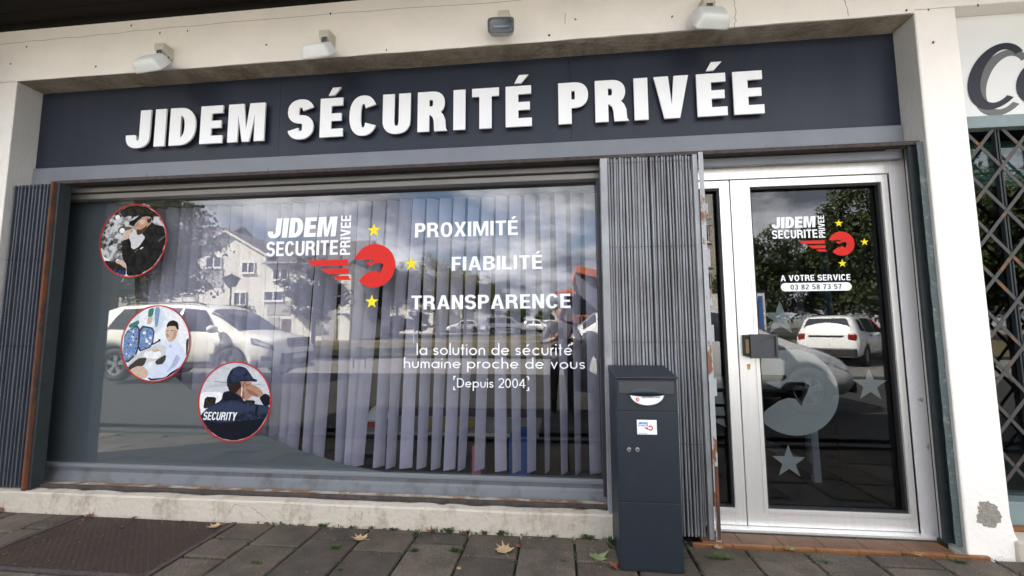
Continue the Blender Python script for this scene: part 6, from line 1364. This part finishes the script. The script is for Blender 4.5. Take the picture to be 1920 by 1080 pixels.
# orange roofed building at the right of the big window
OD = 19.0; o_ = lambda px, py: mir(px, py, OD)
t = thing('hall_building', 'blue grey hall with bright orange roofs mirrored at the right edge of the window', 'building', (o_(1100, 560)[0], -OD-3, ground(OD)))
xa_, xb_, xc_, xd_ = o_(1041, 550)[0], o_(1078, 550)[0], o_(1080, 550)[0], o_(1180, 550)[0]; zg = ground(OD)
z1 = o_(1080, 512)[1]; z2 = o_(1180, 540)[1]; 
MB().box(xc_, xd_, -OD-6, -OD, zg-.2, o_(1100, 546)[1]).build('wall', 'bluewall', t)
b = MB(); b.hexa([(xc_-.02, -OD+.5, z1), (xd_, -OD+.5, z2), (xd_, -OD+.5, z2+.5), (xc_-.02, -OD+.5, z1+.32), (xc_-.02, -OD-6.3, z1), (xd_, -OD-6.3, z2), (xd_, -OD-6.3, z2+.5), (xc_-.02, -OD-6.3, z1+.32)]); b.build('roof', 'orange', t)
b = MB(); b.add([(xc_, -OD-.001, o_(1100, 546)[1]), (xd_, -OD-.001, o_(1100, 546)[1]), (xd_, -OD-.001, z2), (xc_, -OD-.001, z1)], [(0, 1, 2, 3)]); b.build('gable', 'bluewall', t)
zc0, zc1 = o_(1060, 556)[1], o_(1060, 541)[1]
b = MB(); b.hexa([(xa_, -OD+1.6, zc0), (xb_, -OD+1.6, zc0), (xb_, -OD+1.6, zc0+.12), (xa_, -OD+1.6, zc0+.12), (xa_+.4, -OD-2, zc1), (xb_, -OD-2, zc1), (xb_, -OD-2, zc1+.12), (xa_+.4, -OD-2, zc1+.12)]); b.build('lower_roof', 'orange', t)
MB().box(xa_+.5, xc_-.01, -OD-5, -OD+.8, zg, zc0-.05).build('side_wall', 'bluewall', t); MB().box(xb_-.1, xb_+.1, -OD+.82, -OD+1.0, zg, zc0+.5).build('post', 'darkframe', t)
MB().box(o_(1088, 590)[0], o_(1100, 590)[0], -OD+.001, -OD+.05, zg, o_(1090, 565)[1]).build('door', 'darkframe', t)
f = thing('railing', 'red painted steel railing before the orange roofed hall', 'railing', (o_(1100, 590)[0], -OD+2, zg)); zt_ = mir(1090, 591, OD-2)[1]
MB().box(o_(1068, 590)[0], o_(1160, 590)[0], -OD+2, -OD+2.05, zt_-.05, zt_).build('top_rail', 'orange', f)
k = o_(1068, 590)[0]
while k < o_(1160, 590)[0]: MB().box(k, k+.03, -OD+2.01, -OD+2.04, zg, zt_-.051).build('baluster', 'orange', f); k += .16

# ------------------------------------------------------------------ street furniture
LX, LZ = mir(434, 527, 17.5); t = thing('street_lamp', 'old style four sided street lantern on a post behind the leafy shrub', 'street lamp', (LX, -17.5, ground(17.5)))
b = MB(); b.tube([(LX, -17.5, 0), (LX, -17.5, .8), (LX, -17.5, LZ-.32)], [.09, .05, .035], 10); b.build('post', 'darkframe', t)
b = MB(); z = LZ-.30; v = []
for s_, zz in ((.13, z), (.27, z+.42)): v += [(LX-s_, -17.5-s_, zz), (LX+s_, -17.5-s_, zz), (LX+s_, -17.5+s_, zz), (LX-s_, -17.5+s_, zz)]
b.add(v, [(0, 1, 2, 3), (4, 5, 1, 0), (5, 6, 2, 1), (6, 7, 3, 2), (7, 4, 0, 3)]); b.build('lantern', 'frost', t)
b = MB(); s_ = .33; b.add([(LX-s_, -17.5-s_, z+.43), (LX+s_, -17.5-s_, z+.43), (LX+s_, -17.5+s_, z+.43), (LX-s_, -17.5+s_, z+.43), (LX, -17.5, z+.68)], [(3, 2, 1, 0), (0, 1, 4), (1, 2, 4), (2, 3, 4), (3, 0, 4)]); b.tube([(LX, -17.5, z+.66), (LX, -17.5, z+.78)], .02, 6); b.build('lantern_roof', 'darkframe', t)
b = MB()
for sx in (-1, 1):
    for sy in (-1, 1): b.tube([(LX+sx*.13, -17.5+sy*.13, z), (LX+sx*.27, -17.5+sy*.27, z+.42)], .012, 5)
b.build('lantern_frame', 'darkframe', t)
def post_sign(px, py, d, w_, h_, m, label, name='road_sign', round_=False):
    x, z = mir(px, py, d); t = thing(name, label, 'sign', (x, -d, ground(d)))
    b = MB(); b.tube([(x, -d, ground(d)-.1), (x, -d, z+h_/2)], .035, 8); b.build('post', 'alu', t)
    b = MB(); b.box(x-w_/2, x+w_/2, -d+.04, -d+.06, z-h_/2, z+h_/2); b.build('panel', m, t, bevel=.01)
    return t
post_sign(608, 535, 22, .55, .9, 'housegrey', 'grey back of a tall road sign panel right of the small round tree')
post_sign(776, 610, 24, .12, .4, 'rust_dark', 'thin red marker post at the edge of the lawn', 'marker_post')
post_sign(1668, 590, 15, .6, .6, 'vinylr', 'red and white road sign mirrored at the right of the boxy SUV')
for i in range(3):
    x = mir(640+i*9, 672, 10)[0]; b = MB(); b.tube([(x, -10.5, -.05), (x, -10.5, .55), (x+.05, -10.5, .62), (x+.35, -10.5, .62), (x+.40, -10.5, .55), (x+.40, -10.5, -.05)], .022, 8)
    if i == 1: tag(b.build('hoop_barrier', 'darkframe', smooth=True, origin=(x, -10.5, 0)), 'dark steel hoop barrier standing at the kerb of the street', 'barrier')

# ------------------------------------------------------------------ the photographer, mirrored in the window
PH = thing('person', 'person in grey sweatshirt holding a phone in both hands, mirrored in the window', 'person', (0.03, -2.98, -.035))
J = dict(pel=(0, 0, .84), wst=(0, -.01, 1.00), chs=(0, .0, 1.20), nk=(0, .02, 1.345), hd=(0, .05, 1.43), ht=(0, .05, 1.50),
 sl=(-.155, .0, 1.28), el=(-.27, .05, 1.05), wl=(-.11, .24, 1.10), hl=(-.075, .27, 1.12), sr=(.155, .0, 1.28), er=(.27, .05, 1.05), wr=(.11, .24, 1.10), hr=(.075, .27, 1.12),
 hpl=(-.09, 0, .80), kl=(-.11, .02, .45), al=(-.12, -.02, .08), tl=(-.14, .13, .035), hpr=(.09, 0, .80), kr=(.11, .02, .45), ar=(.12, -.02, .08), tr=(.14, .13, .035))
Rr = dict(pel=(.15, .11), wst=(.13, .10), chs=(.155, .11), nk=(.05, .05), hd=(.052, .055), ht=(.04, .045), sl=(.065,)*2, el=(.045,)*2, wl=(.028,)*2, hl=(.03, .02), sr=(.065,)*2, er=(.045,)*2, wr=(.028,)*2, hr=(.03, .02), hpl=(.09,)*2, kl=(.058,)*2, al=(.042,)*2, tl=(.04, .03), hpr=(.09,)*2, kr=(.058,)*2, ar=(.042,)*2, tr=(.04, .03))
E_ = 'pel-wst wst-chs chs-nk nk-hd hd-ht chs-sl sl-el el-wl wl-hl chs-sr sr-er er-wr wr-hr pel-hpl hpl-kl kl-al al-tl pel-hpr hpr-kr kr-ar ar-tr'.split()
def skin_mesh(J, Rr, E_, root, sub=2):
    ks = list(J); me = bpy.data.meshes.new('sk'); me.from_pydata([J[k] for k in ks], [(ks.index(a), ks.index(c)) for a, c in (e.split('-') for e in E_)], []); o = bpy.data.objects.new('sk', me); COL.objects.link(o)
    o.modifiers.new('s', 'SKIN'); sv = me.skin_vertices[0].data
    for i, k in enumerate(ks): sv[i].radius = Rr[k]; sv[i].use_root = (k == root)
    md = o.modifiers.new('u', 'SUBSURF'); md.levels = sub; md.render_levels = sub
    r_ = bpy.data.meshes.new_from_object(o.evaluated_get(bpy.context.evaluated_depsgraph_get())); bpy.data.objects.remove(o); return r_
me = skin_mesh(J, Rr, E_, 'pel')
me.materials.clear(); [me.materials.append(M[k]) for k in ('shirt', 'trousers', 'skin', 'black')]
for p in me.polygons:
    c = p.center; p.use_smooth = True
    p.material_index = 2 if (c.z > 1.335 or (c.y > .17 and c.z > .9)) else (0 if c.z > .86 else (1 if c.z > .10 else 3))
o = bpy.data.objects.new('body', me); COL.objects.link(o); o.parent = PH
# head with face and ears, hair
b = MB(); vs = []; n, m_ = 20, 14
for i in range(m_+1):
    a = -math.pi/2+math.pi*i/m_
    for j in range(n):
        t_ = j/n*2*math.pi; x = .074*math.cos(a)*math.cos(t_); y = .095*math.cos(a)*math.sin(t_); z = .118*math.sin(a)
        if y > 0: x *= 1-.12*max(0, -math.sin(a)); 
        if y > .03 and abs(x) < .014 and -.035 < z < .02: y += .020*(1-abs(z+.015)/.05)
        if y > .03 and .012 < abs(x) < .042 and .0 < z < .025: y -= .008
        if z < -.06 and y < 0: y *= .6
        vs.append((x, .055+y, 1.475+z))
b.add(vs, [(i*n+j, i*n+(j+1) % n, (i+1)*n+(j+1) % n, (i+1)*n+j) for i in range(m_) for j in range(n)])
for sg in (1, -1): b.ball((sg*.075, .05, 1.475), (.010, .018, .028), 8, 6)
h_o = b.build('head', 'skin', None, smooth=True); h_o.parent = PH
b = MB()
for sg in (1, -1): b.ball((sg*.027, .139, 1.488), (.011, .006, .006), 8, 5)
b.box(-.020, .020, .140, .146, 1.425, 1.431); e_o = b.build('eyes_and_mouth', 'hair', None, smooth=True); e_o.parent = h_o
b = MB(); vs = []
for i in range(9):
    a = math.pi/2*i/8-.15
    for j in range(n): t_ = j/n*2*math.pi; front = max(0, math.sin(t_)); vs.append((.081*math.cos(a)*math.cos(t_), .047+.100*math.cos(a)*math.sin(t_), 1.487+.118*math.sin(a)+.045*front*math.cos(a)-.05*max(0, -math.sin(t_))*math.cos(a)))
b.add(vs, [(i*n+j, i*n+(j+1) % n, (i+1)*n+(j+1) % n, (i+1)*n+j) for i in range(8) for j in range(n)]); q = b.build('hair', 'hair', None, smooth=True); q.parent = PH
for sg in (1, -1):
    b = MB(); bx0 = sg*.075
    for k, ln in enumerate((.062, .070, .066, .052)):
        z = 1.145-k*.019; b.tube([(bx0-sg*.005, .270, z), (bx0-sg*.004, .305, z), (bx0-sg*.020, .322, z), (bx0-sg*(.020+ln*.35), .316, z)], [.0095, .009, .0085, .007], 8)
    b.tube([(bx0, .262, 1.15), (bx0-sg*.02, .275, 1.168), (bx0-sg*.045, .285, 1.165)], [.011, .010, .008], 8)
    q = b.build('fingers', 'skin', None, smooth=True); q.parent = PH
PHN = thing('phone', 'dark phone held up in both hands by the photographer', 'phone', (0.03, -2.69, 1.14))
b = MB(); b.box(-.040+.03, .075+.03-.04, -2.700, -2.691, 1.07, 1.215); b.build('phone_body', 'black', PHN, bevel=.004)
b = MB(); b.box(.0, .03, -2.691, -2.689, 1.17, 1.205); b.build('camera_bump', 'gasket', PHN, bevel=.003)
